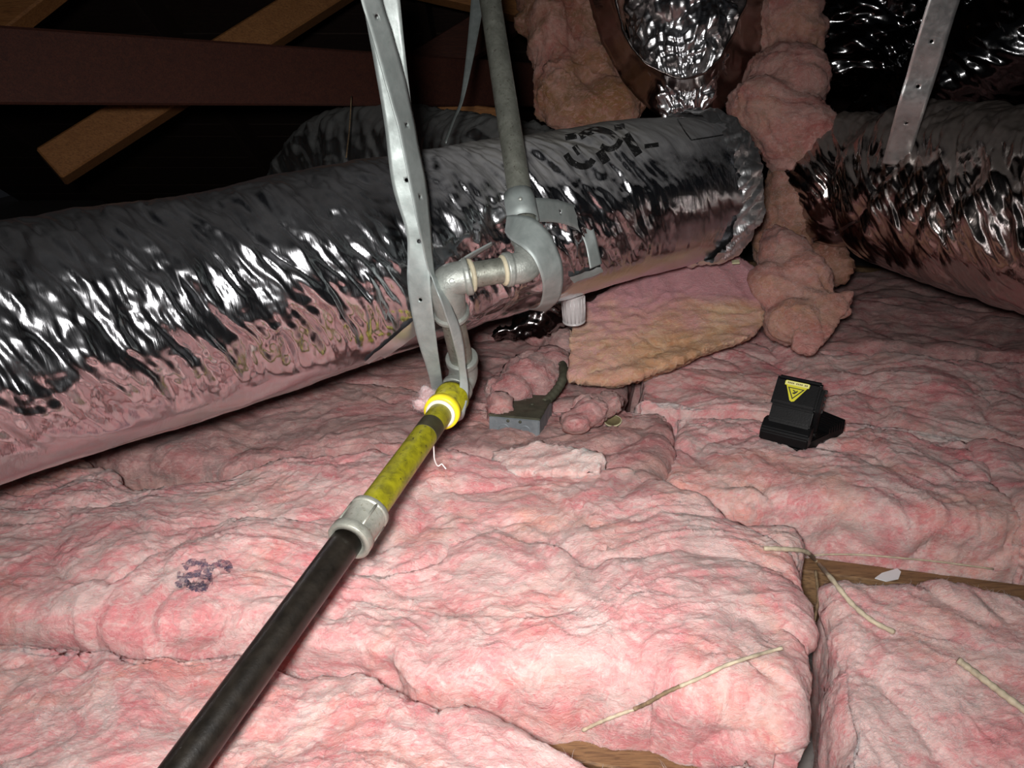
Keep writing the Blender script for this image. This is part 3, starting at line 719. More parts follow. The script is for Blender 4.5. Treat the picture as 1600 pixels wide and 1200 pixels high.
me, *_ = ribbon([(918, -60, 958, -60, 1.80, 1.66), (922, 0, 962, 0, 1.80, 1.65), (938, 60, 975, 52, 1.80, 1.64), (972, 122, 1000, 92, 1.79, 1.63), (1015, 170, 1035, 112, 1.77, 1.63), (1072, 196, 1070, 122, 1.76, 1.63), (1124, 178, 1106, 108, 1.77, 1.63), (1168, 130, 1132, 78, 1.79, 1.63), (1206, 70, 1150, 38, 1.80, 1.64), (1218, 0, 1166, 0, 1.80, 1.65), (1222, -60, 1170, -60, 1.80, 1.66)], 16, 14, bulge=-.12, noise_amp=.004, seed=3)
solid(child('film_sleeve', me, FILM, dv, label='dark glossy film sleeve curving under the foil'), .002)

# dark ducts in the far right corner
for k, (ctrl, mt, lb, am) in enumerate([
    ([(1275, 70, 2.25, .10), (1330, 55, 2.2, .16), (1420, 40, 2.2, .17), (1520, 10, 2.2, .17), (1640, -50, 2.2, .17)], FOIL_BK, 'crumpled dark foil duct at the top right, behind the hanging strap', 3.0),
    ([(1330, 215, 2.1, .07), (1420, 170, 2.05, .12), (1500, 115, 1.95, .135), (1600, 60, 1.85, .14), (1720, -10, 1.75, .14)], FOIL_BK, 'dark shiny duct slanting up to the top right corner', .9)]):
    duct('far_duct', ctrl, .006, 160, 80 + k, mt, amp=am, label=lb, extra=(lambda s, h, r: .02 * np.abs(pn(np.stack([s * 12, np.cos(h) * 4, np.sin(h) * 4], -1), 9))) if k == 0 else None)
duct('far_duct', [(470, 360, 2.45, .15), (510, 290, 2.4, .17), (580, 262, 2.3, .18), (700, 262, 2.15, .15), (790, 262, 2.0, .12), (880, 268, 1.95, .10)], .006, 120, 90, DULL, amp=1.2, label='dull grey film-covered duct behind the silver duct, left of the riser pipe')
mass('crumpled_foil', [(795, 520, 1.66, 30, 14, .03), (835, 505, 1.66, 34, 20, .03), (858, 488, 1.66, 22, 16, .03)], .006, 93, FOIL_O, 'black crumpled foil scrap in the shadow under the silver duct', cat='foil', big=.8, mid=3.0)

# ---------------------------------------------------------------- timbers
def timber(name, a, b, wd, ht, upv, mt, label):
    return link(name, lumber(P(*a), P(*b), wd, ht, upv, .005), mt, smooth=False, label=label, cat='beam')
timber('beam', (-120, 98, 1.38), (860, 134, 2.75), .038, .14, (0, 0, 1), W_RED, 'dark red-brown level beam crossing the upper left')
timber('brace', (590, -60, 2.45), (80, 262, 2.10), .09, .095, tuple(UP), W_ORG, 'orange pine brace slanting down behind the level beam, with its cut end in view')
timber('brace', (130, -70, 1.9), (-60, 80, 1.9), .06, .09, tuple(UP), W_ORG, 'short piece of orange timber in the top left corner')
timber('brace', (600, -38, 2.6), (900, 30, 2.6), .06, .09, tuple(UP), W_ORG, 'dim timber at the top edge behind the straps and riser pipe')
timber('brace', (820, 10, 2.9), (560, 170, 2.9), .05, .14, tuple(UP), W_RED, 'very dark slanting timber between the wide strap and the riser pipe')
timber('brace', (665, 190, 2.5), (790, 205, 2.5), .08, .12, tuple(UP), W_ORG, 'stub of orange timber above the dull grey duct')

# ---------------------------------------------------------------- gas pipe
gpipe = empty('gas_pipe', P(690, 645, 1.05), 'steel gas pipe, black and yellow in front, rising to a galvanised riser', 'pipe')
PR = .0167
def seg(a, b, r, name, mt, label=None, n=24, sg=32):
    a = np.array(a); b = np.array(b)
    return child(name, tube(a + (b - a) * np.linspace(0, 1, n)[:, None], r, sg), mt, gpipe, label=label)
def rings(a, b, prof, name, mt, label=None):
    a = np.array(a); b = np.array(b); return child(name, revolve(a, b - a, prof, 36), mt, gpipe, label=label)
def elbow(pts, name, r_body, r_col, wcol, label=None):
    pts = np.array([P(*p) for p in pts]); c = catmull(pts, 10); n = len(c)
    L = np.concatenate([[0], np.cumsum(np.linalg.norm(np.diff(c, axis=0), axis=1))])
    s_ = np.linspace(0, L[-1], 60); c = np.stack([np.interp(s_, L, c[:, k]) for k in range(3)], -1)
    e = np.minimum(s_, L[-1] - s_); r = np.where(e < wcol, r_col, r_body + .0012 * np.sin(np.clip((s_ - wcol) / (L[-1] - 2 * wcol), 0, 1) * math.pi))
    r[0] = r_col * .93; r[-1] = r_col * .93
    return child(name, tube(c, r, 36), FIT, gpipe, label=label)
Pb, Pa = P(545, 842, .80), P(286, 1200, .62)
far = Pa + (Pa - Pb) / np.linalg.norm(Pa - Pb) * .16
seg(Pb, far, PR, 'black_pipe', BLACKP, 'black iron pipe')
c0, c1 = P(579, 798, .832), P(544, 847, .792); axd = (c1 - c0); Lc = np.linalg.norm(axd)
rings(c0, c1, [(0, .0190), (.0008, .0222), (.001, .0224), (.0060, .0226), (.0062, .0225), (.0072, .0212), (.0074, .0211), (Lc - .0125, .0211), (Lc - .0123, .0212), (Lc - .0110, .0236), (Lc - .0108, .0238), (Lc - .0012, .0240), (Lc - .001, .0238), (Lc, .0222), (Lc + .0002, .0218), (Lc + .0004, .0178), (Lc - .004, .0172)], 'coupling', FIT2, 'pale galvanised coupling between black and yellow pipe')
for k_ in range(4):
    a_ = .9 + 1.57 * k_; w_x = np.cross(axd / Lc, (0, 0, 1.0)); w_x /= np.linalg.norm(w_x); w_y = np.cross(axd / Lc, w_x); o_ = (math.cos(a_) * w_x + math.sin(a_) * w_y) * .0211; dn_ = (c1 - c0) / Lc
    child('cast_rib', tube([c0 + dn_ * .006 + o_, c0 + dn_ * (Lc * .5) + o_, c0 + dn_ * (Lc - .012) + o_], .0016, 8), FIT2, gpipe)
ya, yb = c0, P(691, 643, 1.05)
t0, t1 = .705, .82
dy = yb - ya
seg(ya, yb, PR, 'yellow_pipe', YELG, 'grimy yellow-painted pipe', n=60)
seg(ya + dy * t0, ya + dy * t1, PR + .0003, 'tape_band', BANDK, 'dark smudged band on the yellow pipe')
ryd = np.linalg.norm(dy); yd = dy / ryd
rings(yb - yd * .010, yb + yd * .1, [(0, .0180), (.0005, .0205), (.004, .0208), (.005, .0175)], 'thread_tape', TAPE, 'white thread tape ring')
rings(yb - yd * .006, yb + yd * .1, [(0, .0205), (.001, .0248), (.012, .0252), (.014, .0225)], 'yellow_ring', YELB, 'bright yellow painted rim')
rings(yb + yd * .007, yb + yd * .1, [(0, .0215), (.030, .0220), (.032, .0245), (.040, .0248), (.042, .018)], 'coupling', YELG, 'coupling smeared with yellow paint')
cE = yb + yd * .045
# up to the drop: two 45 degree fittings
k0 = cE; k3 = P(721, 560, 1.12)
seg(k0 - yd * .004, P(714, 606, 1.145), .0172, 'nipple', PIPE)
elbow([(711, 612, 1.135), (720, 597, 1.15), (724, 580, 1.15), (721, 558, 1.125)], 'elbow', .0205, .0240, .010)
rings(P(716, 603, 1.143), P(709, 614, 1.128), [(0, .0180), (.0005, .0215), (.004, .0215), (.005, .0178)], 'sealant_ring', SEAL, 'pale sealant ring')
seg(P(721, 562, 1.128), P(703, 478, 1.02), PR, 'drop_pipe', PIPE, 'weathered grey drop pipe')
elbow([(706, 492, 1.03), (700, 462, 1.00), (702, 440, .985), (735, 431, .985)], 'elbow', .0212, .0245, .009, 'cast elbow with raised marks')
seg(P(725, 432, .985), P(806, 419, 1.0), PR, 'nipple', PIPE, 'weathered nipple between two elbows')
rings(P(733, 431, .985), P(800, 419, 1.0), [(0, .0215), (.0010, .0222), (.0045, .0215), (.006, .0175)], 'sealant_ring', SEAL, 'pale sealant ring')
rings(P(790, 422, .998), P(733, 431, .985), [(0, .0175), (.001, .0200), (.004, .0205), (.006, .018)], 'sealant_ring', SEAL, 'pale sealant ring')
elbow([(788, 422, .997), (818, 416, 1.005), (829, 395, 1.015), (822, 365, 1.03)], 'elbow', .0205, .0225, .009, 'pale cast elbow at the foot of the riser')
seg(P(823, 372, 1.028), P(752, -90, 1.24), PR, 'riser_pipe', PIPE, 'weathered galvanised riser pipe', n=70)
for (u, v, t_) in ((697, 446, 0), (706, 439, 1)):       # raised cast marks on the elbow
    c = P(u, v, .962); bm = bmesh.new(); bmesh.ops.create_circle(bm, segments=16, radius=.0032)
    pts = [np.array(c) + RT * .0030 * math.cos(a) + UP * .0030 * math.sin(a) for a in np.linspace(.6, 6.2 if t_ else 4.2, 14)]
    bm.free(); child('cast_mark', tube(pts, .0006, 6), FIT, gpipe)
for q0, q1, rr, t in [(.02, .2, 0, 0)]: pass

# ---------------------------------------------------------------- strap hangers
def strap(parent, name, pairs, mt, label, holes, hr=.0026, **kw):
    me, mid, N, W_, Ls = ribbon(pairs, **kw)
    if holes:
        cs = [np.array([np.interp(h * Ls[-1], Ls, mid[:, k]) for k in range(3)]) for h in holes]
        me = punch(me, cs, hr, None, None)
    return solid(child(name, me, mt, parent, label=label), .0011)
s1 = empty('strap_hanger', P(600, -20, .80), 'long twisted galvanised strap hanging before the silver duct and looped under the gas pipe', 'strap')
strap(s1, 'strap_leg', [(556, -60, 618, -60, .84, .84), (566, 0, 625, 0, .86, .86), (583, 90, 634, 90, .885, .885), (600, 190, 646, 190, .91, .91), (613, 290, 660, 285, .935, .935), (634, 360, 671, 355, .955, .955), (637, 400, 673, 400, .97, .965), (637, 450, 673, 450, .99, .98), (650, 520, 680, 515, 1.03, 1.02), (668, 580, 688, 575, 1.08, 1.075), (676, 612, 694, 606, 1.12, 1.12), (690, 650, 708, 640, 1.165, 1.165), (712, 660, 722, 645, 1.15, 1.15)],
      GALV, 'bright wide leg of the strap', [.245, .365, .48, .60], n=14, across=8, noise_amp=.0012, seed=11)
strap(s1, 'strap_leg', [(556, -60, 590, -60, .80, .81), (564, 0, 597, 0, .815, .83), (582, 60, 615, 60, .83, .85), (602, 130, 634, 130, .85, .875), (622, 200, 650, 205, .87, .90), (640, 290, 668, 300, .89, .925), (655, 360, 674, 370, .91, .945), (668, 415, 679, 425, .945, .965), (676, 436, 688, 442, .955, .972), (688, 470, 706, 478, .955, .985), (704, 520, 722, 525, 1.0, 1.02), (716, 570, 728, 575, 1.055, 1.06), (718, 610, 732, 612, 1.075, 1.08), (712, 645, 726, 646, 1.07, 1.08), (708, 662, 722, 655, 1.10, 1.13)],
      GALV, 'narrow twisted leg of the strap, in front', [.085, .27, .40], n=14, across=6, noise_amp=.0008, seed=12)
strap(s1, 'strap_tail', [(668, 446, 672, 456, .99, 1.0), (690, 430, 694, 438, .985, 1.0), (725, 402, 728, 410, 1.0, 1.02), (768, 378, 770, 384, 1.02, 1.04)], GALV, 'bent strap tail seen edge-on', [], n=10, across=3)
s2 = empty('strap_hanger', P(812, 320, 1.03), 'flat galvanised strap wrapped round the riser pipe and looped right', 'strap')
c_ = P(814, 325, 1.035); ax = P(800, 240, 1.075) - P(823, 372, 1.028); ax /= np.linalg.norm(ax)
x_ = np.cross(ax, FW); x_ /= np.linalg.norm(x_); y_ = np.cross(ax, x_)
def collar(c_, r, hw, a0, a1, tilt=0):
    bm = bmesh.new(); uvl = bm.loops.layers.uv.new('UVMap'); rows = []
    for i in range(33):
        a = a0 + (a1 - a0) * i / 32; d = math.cos(a) * x_ + math.sin(a) * y_
        rows.append([bm.verts.new(c_ + d * r + ax * (t * hw + tilt * math.cos(a))) for t in (-1, -.33, .33, 1)])
    for i in range(32):
        for k in range(3): bm.faces.new([rows[i][k], rows[i + 1][k], rows[i + 1][k + 1], rows[i][k + 1]])
    return bm_mesh(bm, 'collar')
solid(child('strap_collar', collar(c_, .0205, .0215, 0, 2 * math.pi), GALV, s2, label='strap wrapped tight round the riser'), .0012)
strap(s2, 'strap_band', [(812, 310, 812, 346, 1.055, 1.055), (832, 309, 833, 347, 1.055, 1.05), (862, 311, 862, 347, 1.09, 1.085), (890, 318, 888, 352, 1.13, 1.12), (908, 324, 904, 360, 1.165, 1.15), (922, 342, 912, 375, 1.175, 1.16), (932, 375, 918, 398, 1.17, 1.16), (941, 412, 922, 420, 1.18, 1.165)],
      GALV, 'band bending away to the right', [.38], n=12, across=6, noise_amp=.0006, seed=13)
strap(s2, 'strap_band', [(789, 362, 792, 337, .998, .998), (797, 374, 808, 336, .978, .982), (815, 386, 833, 341, .960, .975), (832, 402, 858, 364, .955, .975), (843, 424, 872, 392, .962, .985), (848, 446, 880, 425, .985, 1.0), (846, 468, 876, 462, 1.03, 1.04), (838, 482, 864, 478, 1.08, 1.09), (826, 483, 852, 487, 1.14, 1.14)],
      GALV, 'band curling down in front of the duct', [], n=12, across=8, noise_amp=.0006, seed=14)
for (u, v, d) in ((813, 311, 1.012), (815, 357, .984)):
    p = P(u, v, d); child('rivet', revolve(p, -FW, [(0, .0026), (.0012, .0026), (.0018, .0014), (.0019, .0004)], 14), FIT, s2)
s3 = empty('strap_hanger', P(1420, 200, 1.3), 'bright galvanised strap hanging at the upper right, around the right-hand duct', 'strap')
pr = []
strap(s3, 'strap_leg', [(1468, -60, 1520, -60, 1.16, 1.16), (1450, 0, 1500, 0, 1.19, 1.19), (1430, 68, 1478, 70, 1.23, 1.23), (1416, 118, 1462, 122, 1.27, 1.27), (1402, 165, 1446, 170, 1.30, 1.30), (1387, 222, 1428, 226, 1.38, 1.38), (1378, 255, 1417, 260, 1.44, 1.43)],
      GALV2, 'bright hanging strap', [.30, .50, .69], n=14, across=8, noise_amp=.0012, seed=15, hr=.003)

# ---------------------------------------------------------------- small things
strap(empty('strap_hanger', P(720, 150, 1.5), 'thin dim strap seen nearly edge-on behind the silver duct, left of the riser pipe', 'strap'), 'strap_leg',
      [(737, -40, 762, -40, 1.62, 1.62), (736, 0, 757, 0, 1.6, 1.6), (728, 90, 740, 90, 1.56, 1.56), (719, 155, 724, 157, 1.53, 1.52), (708, 185, 711, 187, 1.50, 1.49), (694, 222, 697, 224, 1.45, 1.44)], GALV, None, [], n=8, across=3)
link('wire', tube(catmull([P(549, 150, 2.0), P(546, 200, 1.95), P(541, 246, 1.85)], 6), .0018, 8), TWINED, label='thin wire hanging behind the silver duct at upper left', cat='wire')
def laid(px, rad, lift=.0, win=3, flat=1.0, n=10, zfix=None):
    """a line lying on the batts along a path of photo pixels"""
    q = catmull(px, n); pts = []
    D = []
    for u, v in q:
        h = hit(u, v) if zfix is None else gp(u, v, zfix); D.append(np.dot(h - CAM, FW))
    D = np.array(D); m = len(D)
    D2 = np.array([D[max(0, i - win * 2):i + win * 2 + 1].min() for i in range(m)]); D2 = np.array([D2[max(0, i - win):i + win + 1].mean() for i in range(m)])
    pts = np.array([P(u, v, d) for (u, v), d in zip(q, D2)]); pts[:, 2] += rad * .7 + lift
    me = tube(pts, rad * (1 + .12 * np.sin(np.arange(m) * 1.3)), 10); return me
link('pale_cable', laid([(1193, 859), (1225, 860), (1258, 864), (1276, 880), (1300, 908), (1330, 945), (1362, 972), (1396, 990)], .0030), TWINE, label='pale flat wire crossing the bare joist diagonally from its left end', cat='wire')
link('pale_cable', laid([(1496, 1034), (1520, 1052), (1550, 1075), (1580, 1098), (1625, 1130)], .0036), TWINE, label='pale wire end coming out of the batt at the lower right edge', cat='wire')
link('pale_cable', laid([(1268, 869), (1300, 867), (1350, 868), (1410, 873), (1470, 879), (1552, 890)], .0014), TWINE, label='thin pale wire running level along the back of the bare joist', cat='wire')
wr = empty('pale_cable', hit(1060, 1072), 'pale wire with a dark worn middle lying on the batt left of the gap', 'wire')
child('wire_end', laid([(910, 1143), (935, 1131), (965, 1119), (990, 1110)], .0019), TWINE, wr)
child('worn_middle', laid([(990, 1110), (1012, 1100), (1038, 1085), (1062, 1074)], .0020), TWINED, wr, label='dark worn length of the wire')
child('wire_end', laid([(1062, 1074), (1100, 1058), (1135, 1041), (1180, 1026), (1222, 1014)], .0019), TWINE, wr)
link('dark_cable', laid([(1274, 893), (1278, 930), (1274, 962), (1266, 990)], .0018, zfix=.185), TWINED, label='dark wire hanging down into the gap beside the bare joist', cat='wire')
me = bpy.data.meshes.new('scrap'); sc_ = [(1367, 903), (1378, 895), (1402, 888), (1408, 893), (1404, 904), (1385, 908)]
tp = [gp(u, v, .1425) for u, v in sc_]; bt = [p - np.array([0, 0, .0012]) for p in tp]; k = len(tp)
me.from_pydata([tuple(p) for p in tp + bt], [], [list(range(k)), list(range(2 * k - 1, k - 1, -1))] + [[i, k + i, k + (i + 1) % k, (i + 1) % k] for i in range(k)]); me.update()
link('paper_scrap', me, PAPER, smooth=False, label='small white scrap lying on the bare joist at right', cat='scrap')
# blue-black scribble on the big batt
mk = bpy.data.objects['insulation_batt.002']
m_, nt_, b_ = new_mat('scribble_ink'); v_ = coords(nt_)
b_.inputs['Base Color'].default_value = (.085, .08, .125, 1); b_.inputs['Roughness'].default_value = 1; b_.inputs['Specular IOR Level'].default_value = 0
nt_.links.new(ramp(nt_, noise(nt_, v_, 210, 4, .7, .5), [(.36, .12), (.62, .85)]), b_.inputs['Alpha'])
sc = [stroke(BV, p, w_, off=.0012, step=2.5, jit=.9) for p, w_ in (
    ([(287, 887), (300, 879), (315, 883), (308, 896), (292, 900), (283, 908), (277, 917)], 10), ([(287, 908), (300, 917), (317, 919), (329, 908), (325, 896), (319, 883), (317, 874)], 10),
    ([(310, 900), (329, 904)], 9), ([(327, 889), (342, 881), (358, 884), (354, 893)], 10), ([(292, 914), (322, 917)], 13), ([(280, 893), (277, 905)], 5))]
link('marker_scribble', join_meshes(sc), m_, mk, label='blurred blue-black marker scribble')

# the black snap trap
TR = np.array(hit(1228, 692)); th = R(-35)
tW = np.array([math.cos(th), math.sin(th), 0]); tF = np.array([-math.sin(th), math.cos(th), 0]); tZ = np.array([0, 0, 1.0])
TO = P(1222, 701, np.dot(TR - CAM, FW) - .012); TO[2] = max(TO[2], TR[2] + .002)
trap = empty('snap_trap', TO, 'black plastic snap trap with a yellow warning sticker, lying on the pink batts', 'trap')
def prism(prof, w0, w1, bev=.002, taper=0.0):
    bm = bmesh.new(); lo = []; hi = []
    for f, z in prof:
        lo.append(bm.verts.new(TO + tW * w0 + tF * f + tZ * z)); hi.append(bm.verts.new(TO + tW * w1 + tF * f + tZ * z))
    bm.faces.new(lo); bm.faces.new(hi[::-1]); n = len(lo)
    for i in range(n): bm.faces.new([lo[i], hi[i], hi[(i + 1) % n], lo[(i + 1) % n]])
    bmesh.ops.recalc_face_normals(bm, faces=bm.faces[:])
    bmesh.ops.bevel(bm, geom=bm.edges[:], offset=bev, segments=2, affect='EDGES', clamp_overlap=True)
    return bm_mesh(bm, 'prism')
child('upper_jaw', join_meshes([prism([(0, .002), (0, .018), (.004, .024), (.016, .035), (.030, .035), (.034, .004)], -.040, .038), prism([(.012, .030), (.015, .037), (.027, .058), (.046, .058), (.042, .028)], -.033, .034)]), BLK, trap, smooth=False)
child('paddle', prism([(.024, .056), (.026, .063), (.050, .098), (.056, .101), (.064, .095), (.050, .062), (.044, .052)], -.036, .036, .0065), BLK, trap, smooth=False)
child('rib_plate', join_meshes([prism([(.030, .058), (.052, .088), (.060, .086), (.052, .050), (.040, .020), (.034, .022)], .034, .041, .001)] + [prism([(.048 + .004 * k, .050 + .010 * k), (.050 + .004 * k, .056 + .010 * k), (.056 + .004 * k, .055 + .010 * k), (.054 + .004 * k, .049 + .010 * k)], .030, .0425, .0008) for k in range(4)]), BLK, trap, smooth=False)
tWs, tFs = tW.copy(), tF.copy(); t2 = R(-58)
tF = np.array([-math.sin(t2), math.cos(t2), 0]); tW = np.array([math.cos(t2), math.sin(t2), 0])
child('lower_jaw', prism([(.004, -.014), (.004, .000), (.034, .010), (.075, .013), (.114, .021), (.121, .017), (.121, .002), (.080, -.010), (.03, -.014)], -.030, .026, .002), BLK, trap, smooth=False)
for k in range(7):
    child('tooth', prism([(.078 + .0062 * k, .011), (.078 + .0062 * k, .0215 + .0010 * k), (.0815 + .0062 * k, .0225 + .0010 * k), (.0822 + .0062 * k, .011)], -.029, .027, .0008), BLK, trap, smooth=False)
tW, tF = tWs, tFs
child('hinge_pin', revolve(TO + tW * -.041 + tF * .036 + tZ * .016, tW, [(0, .004), (.001, .005), (.081, .005), (.082, .004)], 16), BLK, trap)
child('trigger', prism([(.050, .030), (.076, .048), (.084, .048), (.084, .044), (.062, .024)], -.012, .020, .001), BRN, trap, smooth=False, label='brown trigger plate')
# sticker on the sloping paddle
pu = tF * .024 + tZ * .035; pu /= np.linalg.norm(pu); pnr = -tF * .035 + tZ * .024; pnr /= np.linalg.norm(pnr)
PO = TO + tF * .026 + tZ * .063
def flat(poly, lv, th_=.0004):
    tp = [PO + tW * a + pu * b + pnr * (.0004 + lv * .00035) for a, b in poly]; bt = [p - pnr * th_ for p in tp]; k = len(tp)
    me = bpy.data.meshes.new('flat'); me.from_pydata([tuple(p) for p in tp + bt], [], [list(range(k)), list(range(2 * k - 1, k - 1, -1))] + [[i, k + i, k + (i + 1) % k, (i + 1) % k] for i in range(k)]); me.update(); return me
st = child('warning_sticker', flat([(-.0215, .0375), (-.0200, .0395), (.0160, .0395), (.0180, .0380), (.0175, .0320), (.0150, .0315), (.0005, .0065), (-.0035, .0050), (-.0070, .0070), (-.0180, .0310), (-.0210, .0315)], 0), STICK, trap, smooth=False, label='yellow triangular warning sticker')
def sub(name, me, mt):
    me.transform(Matrix.Translation(-Vector(TO))); return link(name, me, mt, st, smooth=False)
sub('caption_bar', flat([(-.0210, .0325), (-.0202, .0390), (.0160, .0390), (.0174, .0375), (.0170, .0325)], 1), STICKP)
sub('caption_text', join_meshes([flat([(x, .0345), (x, .0370), (x + .0018, .0370), (x + .0018, .0345)], 2) for x in [-.017 + .0027 * i for i in range(12) if i not in (4, 9)]]), DUST)
tri = [(-.0155, .0290), (.0125, .0290), (-.0035, .0085)]
def inset(t, k):
    c = np.mean(np.array(t), 0); return [tuple(c + (np.array(p) - c) * k) for p in t]
sub('triangle_outline', flat(inset(tri, .96), 1), INK); sub('triangle_fill', flat(inset(tri, .74), 2), STICK)
sub('hand_symbol', join_meshes([flat([(-.0055, .0200), (-.0010, .0225), (.0015, .0250), (.0025, .0235), (.0005, .0205), (-.0020, .0180), (-.0050, .0185)], 3), flat([(-.0065, .0240), (-.0050, .0250), (-.0010, .0235), (-.0025, .0220)], 3)]), INK)

# steel box with its curved conduit
bx = empty('junction_box', P(810, 650, 1.36), 'small grey steel electrical box with a dusty dark lid, sunk in the pink batts', 'electrical box')
def hexa(t4, down, bev=.002):
    bm = bmesh.new(); a = [bm.verts.new(p) for p in t4]; b = [bm.verts.new(np.array(p) - np.array([0, 0, down])) for p in t4]
    bm.faces.new(a); bm.faces.new(b[::-1])
    for i in range(4): bm.faces.new([a[i], b[i], b[(i + 1) % 4], a[(i + 1) % 4]])
    bmesh.ops.recalc_face_normals(bm, faces=bm.faces[:]); bmesh.ops.bevel(bm, geom=bm.edges[:], offset=bev, segments=2, affect='EDGES'); return bm_mesh(bm, 'hexa')
FL, FR, BR, BL = P(764, 650, 1.35), P(843, 657, 1.33), P(863, 621, 1.44), P(788, 619, 1.45)
child('body', hexa([FL, FR, BR, BL], .075), BOXM, bx, smooth=False)
up_ = np.array([0, 0, .004]); cen = (FL + FR + BR + BL) / 4
child('lid', hexa([cen + (p - cen) * 1.03 + up_ for p in (FL, FR, BR, BL)], .004, .0012), OLIVE, bx, smooth=False, label='dusty dark lid')
fn = np.cross(FR - FL, [0, 0, 1.0]); fn /= np.linalg.norm(fn); fn = fn if fn.dot(FW) < 0 else -fn
for t in (.30, .72):
    c = FL + (FR - FL) * t - np.array([0, 0, .022]); child('knockout', revolve(c - fn * .001, fn, [(0, .010), (.0014, .010), (.0018, .0085), (.0012, .008)], 20), BOXM, bx, smooth=False)
for t in (.38, .62): child('screw', revolve(FL + (FR - FL) * t - np.array([0, 0, .006]) - fn * .001, fn, [(0, .0028), (.002, .0028), (.003, .0016)], 12), OLIVE, bx)
for t, dd in ((.25, .3), (.75, .6)):
    c = cen + (FR - FL) * (t - .5) * .8 + (BR - FR) * (dd - .5) * .6 + up_; child('screw', revolve(c, (0, 0, 1), [(0, .004), (.0018, .004), (.0026, .002)], 12), OLIVE, bx)
child('conduit', tube(catmull([P(850, 630, 1.42), P(868, 612, 1.44), P(880, 590, 1.46), P(878, 570, 1.50), P(862, 552, 1.56)], 10), .0088 + .0007 * np.sin(np.arange(41) * 2.2), 16), OLIVE, bx, label='dark bent conduit')
# brown disc
dk = hit(958, 664); disc = empty('metal_disc', dk, 'small round brownish disc lying on the pink batt right of the junction box', 'disc')
dn = np.array([-.12, -.25, 1.0]); dn /= np.linalg.norm(dn)
child('face', revolve(dk + dn * .006, dn, [(0, .0145), (.003, .0150), (.0042, .0140), (.0042, .012), (.0034, .0115), (.0034, .002)], 28), DUST, disc)
child('rim', revolve(dk + dn * .0085, dn, [(0, .0152), (.0006, .0158), (.0018, .0156), (.0020, .0142), (.0004, .0142)], 28), DUSTR, disc, label='pale rim')
# clear plastic cup hanging under the duct
cp0, cp1 = P(895, 458, 1.37), P(897, 504, 1.40); cax = cp1 - cp0; cl = np.linalg.norm(cax)
cup = empty('plastic_cup', cp0, 'ribbed clear plastic cap poking out below the silver duct, above the tan slab', 'cap')
body = revolve(cp0, cax, [(0, .0205), (cl * .3, .0210), (cl * .8, .0200), (cl * .92, .0195), (cl * .93, .0150), (cl * .7, .0148)], 28)
child('body', body, CLEARP, cup, smooth=False)
child('rim', revolve(cp0 + cax * .90, cax, [(0, .0200), (.0008, .0212), (.0030, .0212), (.0040, .0198)], 28), CLEARP, cup)
cx = np.cross(cax, FW); cx /= np.linalg.norm(cx); cy_ = np.cross(cax / cl, cx)
for k in range(9):
    a = math.pi * (k + .5) / 9 + (math.pi if cy_.dot(FW) > 0 else 0); o_ = cx * math.cos(a) * .0208 + cy_ * math.sin(a) * .0208
    child('rib', tube([cp0 + cax * .1 + o_, cp0 + cax * .5 + o_ * 1.01, cp0 + cax * .88 + o_ * .97], .0009, 6), CLEARP, cup)
# white thread
link('thread', tube(catmull([P(677, 686, .985), P(678, 705, 1.0), P(679, 718, 1.01), P(684, 728, 1.02), P(690, 725, 1.02), P(693, 728, 1.02), P(697, 733, 1.02)], 8), .0009, 8), THREAD, label='curly white thread hanging from the yellow pipe', cat='thread')
# silver spike on the right-hand duct and yellow tag
child('foil_tape', patch(RB, [(1303, 362), (1336, 343), (1338, 347), (1306, 368)], .004, 6, 2), FOIL_S, dr, label='bright pointed shred of foil')
link('tag_scrap', hexa([P(1143, 406, 1.56), P(1155, 405, 1.56), P(1156, 410, 1.55), P(1144, 411, 1.55)], .003, .0006), DUSTR, smooth=False, label='tiny yellowish scrap under the right end of the silver duct', cat='scrap')

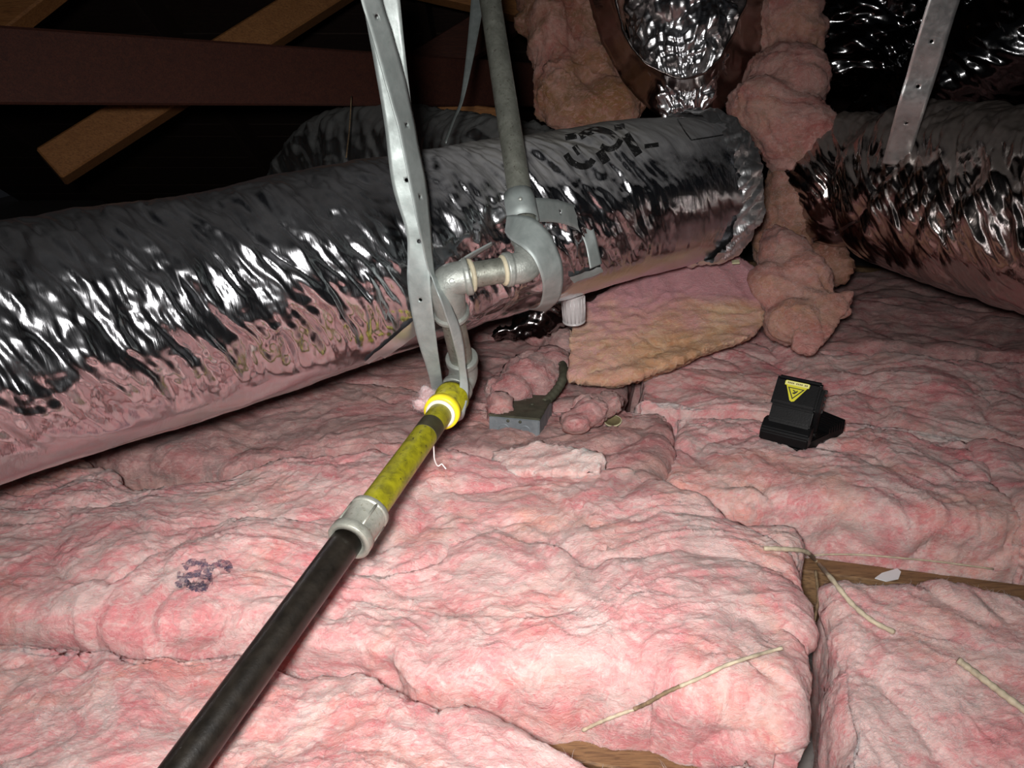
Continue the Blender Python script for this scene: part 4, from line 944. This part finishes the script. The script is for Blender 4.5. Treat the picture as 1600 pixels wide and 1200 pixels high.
# ---------------------------------------------------------------- loose fibres standing off the batts
def fibres(o, count, seed, mt=FLUFFM, lmin=.006, lmax=.018, wd=.00016):
    me = o.data; n = len(me.vertices); V = np.empty(n * 3, np.float32); me.vertices.foreach_get('co', V); V = V.reshape(-1, 3).astype(float)
    Nn = np.empty(n * 3, np.float32); me.vertices.foreach_get('normal', Nn); Nn = Nn.reshape(-1, 3).astype(float)
    rs = np.random.RandomState(seed); rel = V - CAM; dpt = rel @ FW; u = 800 + F_PX * (rel @ RT) / dpt; v = 600 - F_PX * (rel @ UP) / dpt
    ok = np.where((dpt > .2) & (u > -80) & (u < 1680) & (v > 0) & (v < 1300) & ((Nn * rel).sum(1) < 0))[0]
    if not len(ok): return
    pick = rs.choice(ok, count); L = rs.uniform(lmin, lmax, count)[:, None]; nv = Nn[pick]
    t = rs.normal(size=(count, 3)); t -= nv * (t * nv).sum(1)[:, None]; t /= np.linalg.norm(t, axis=1)[:, None] + 1e-9
    b = np.cross(nv, t); sgn = rs.uniform(-1, 1, count)[:, None]; p0 = V[pick] - nv * .0004
    p = [p0, p0 + t * L * .35 + nv * L * .16 + b * L * .06 * sgn, p0 + t * L * .68 + nv * L * .20 + b * L * .22 * sgn, p0 + t * L * .95 + nv * L * .12 + b * L * .45 * sgn]
    w0 = b * wd; VV = []; 
    for k, q in enumerate(p): VV += [q - w0 * (1 - .25 * k), q + w0 * (1 - .25 * k)]
    VV = np.stack(VV, 1).reshape(-1, 3); base = (np.arange(count) * 8)[:, None]
    Q = np.concatenate([base + np.array([[2 * k, 2 * k + 1, 2 * k + 3, 2 * k + 2]]) for k in range(3)], 0)
    f = mesh_np('loose_fibres', VV, Q); link('loose_fibres', f, mt, o, kind='stuff', smooth=False)
for nm, cnt in (('insulation_batt', 3500), ('insulation_batt.002', 9000), ('insulation_batt.003', 4000), ('insulation_batt.004', 1500), ('insulation_batt.005', 3000), ('insulation_batt.006', 3000), ('insulation_batt.008', 2500), ('insulation_slab', 1500), ('torn_insulation', 1200), ('hanging_insulation', 1500), ('hanging_insulation.001', 1500), ('insulation_clump', 700), ('insulation_strip', 900), ('insulation_clump.003', 900)):
    if nm in bpy.data.objects: fibres(bpy.data.objects[nm], cnt, len(nm) + cnt, FLUFFM)

# repeats that belong together
for o in bpy.data.objects:
    if o.parent: continue
    g = {'insulation_batt': 'pink batts laid between the joists', 'strap_hanger': 'galvanised strap hangers', 'hanging_insulation': 'insulation wraps hanging around the ducts',
         'insulation_clump': 'loose insulation clumps around the steel box', 'far_duct': 'darker ducts in the background', 'brace': 'orange and brown braces overhead', 'pale_cable': 'pale wires lying on the insulation'}.get(o.name.split('.')[0])
    if g: o['group'] = g
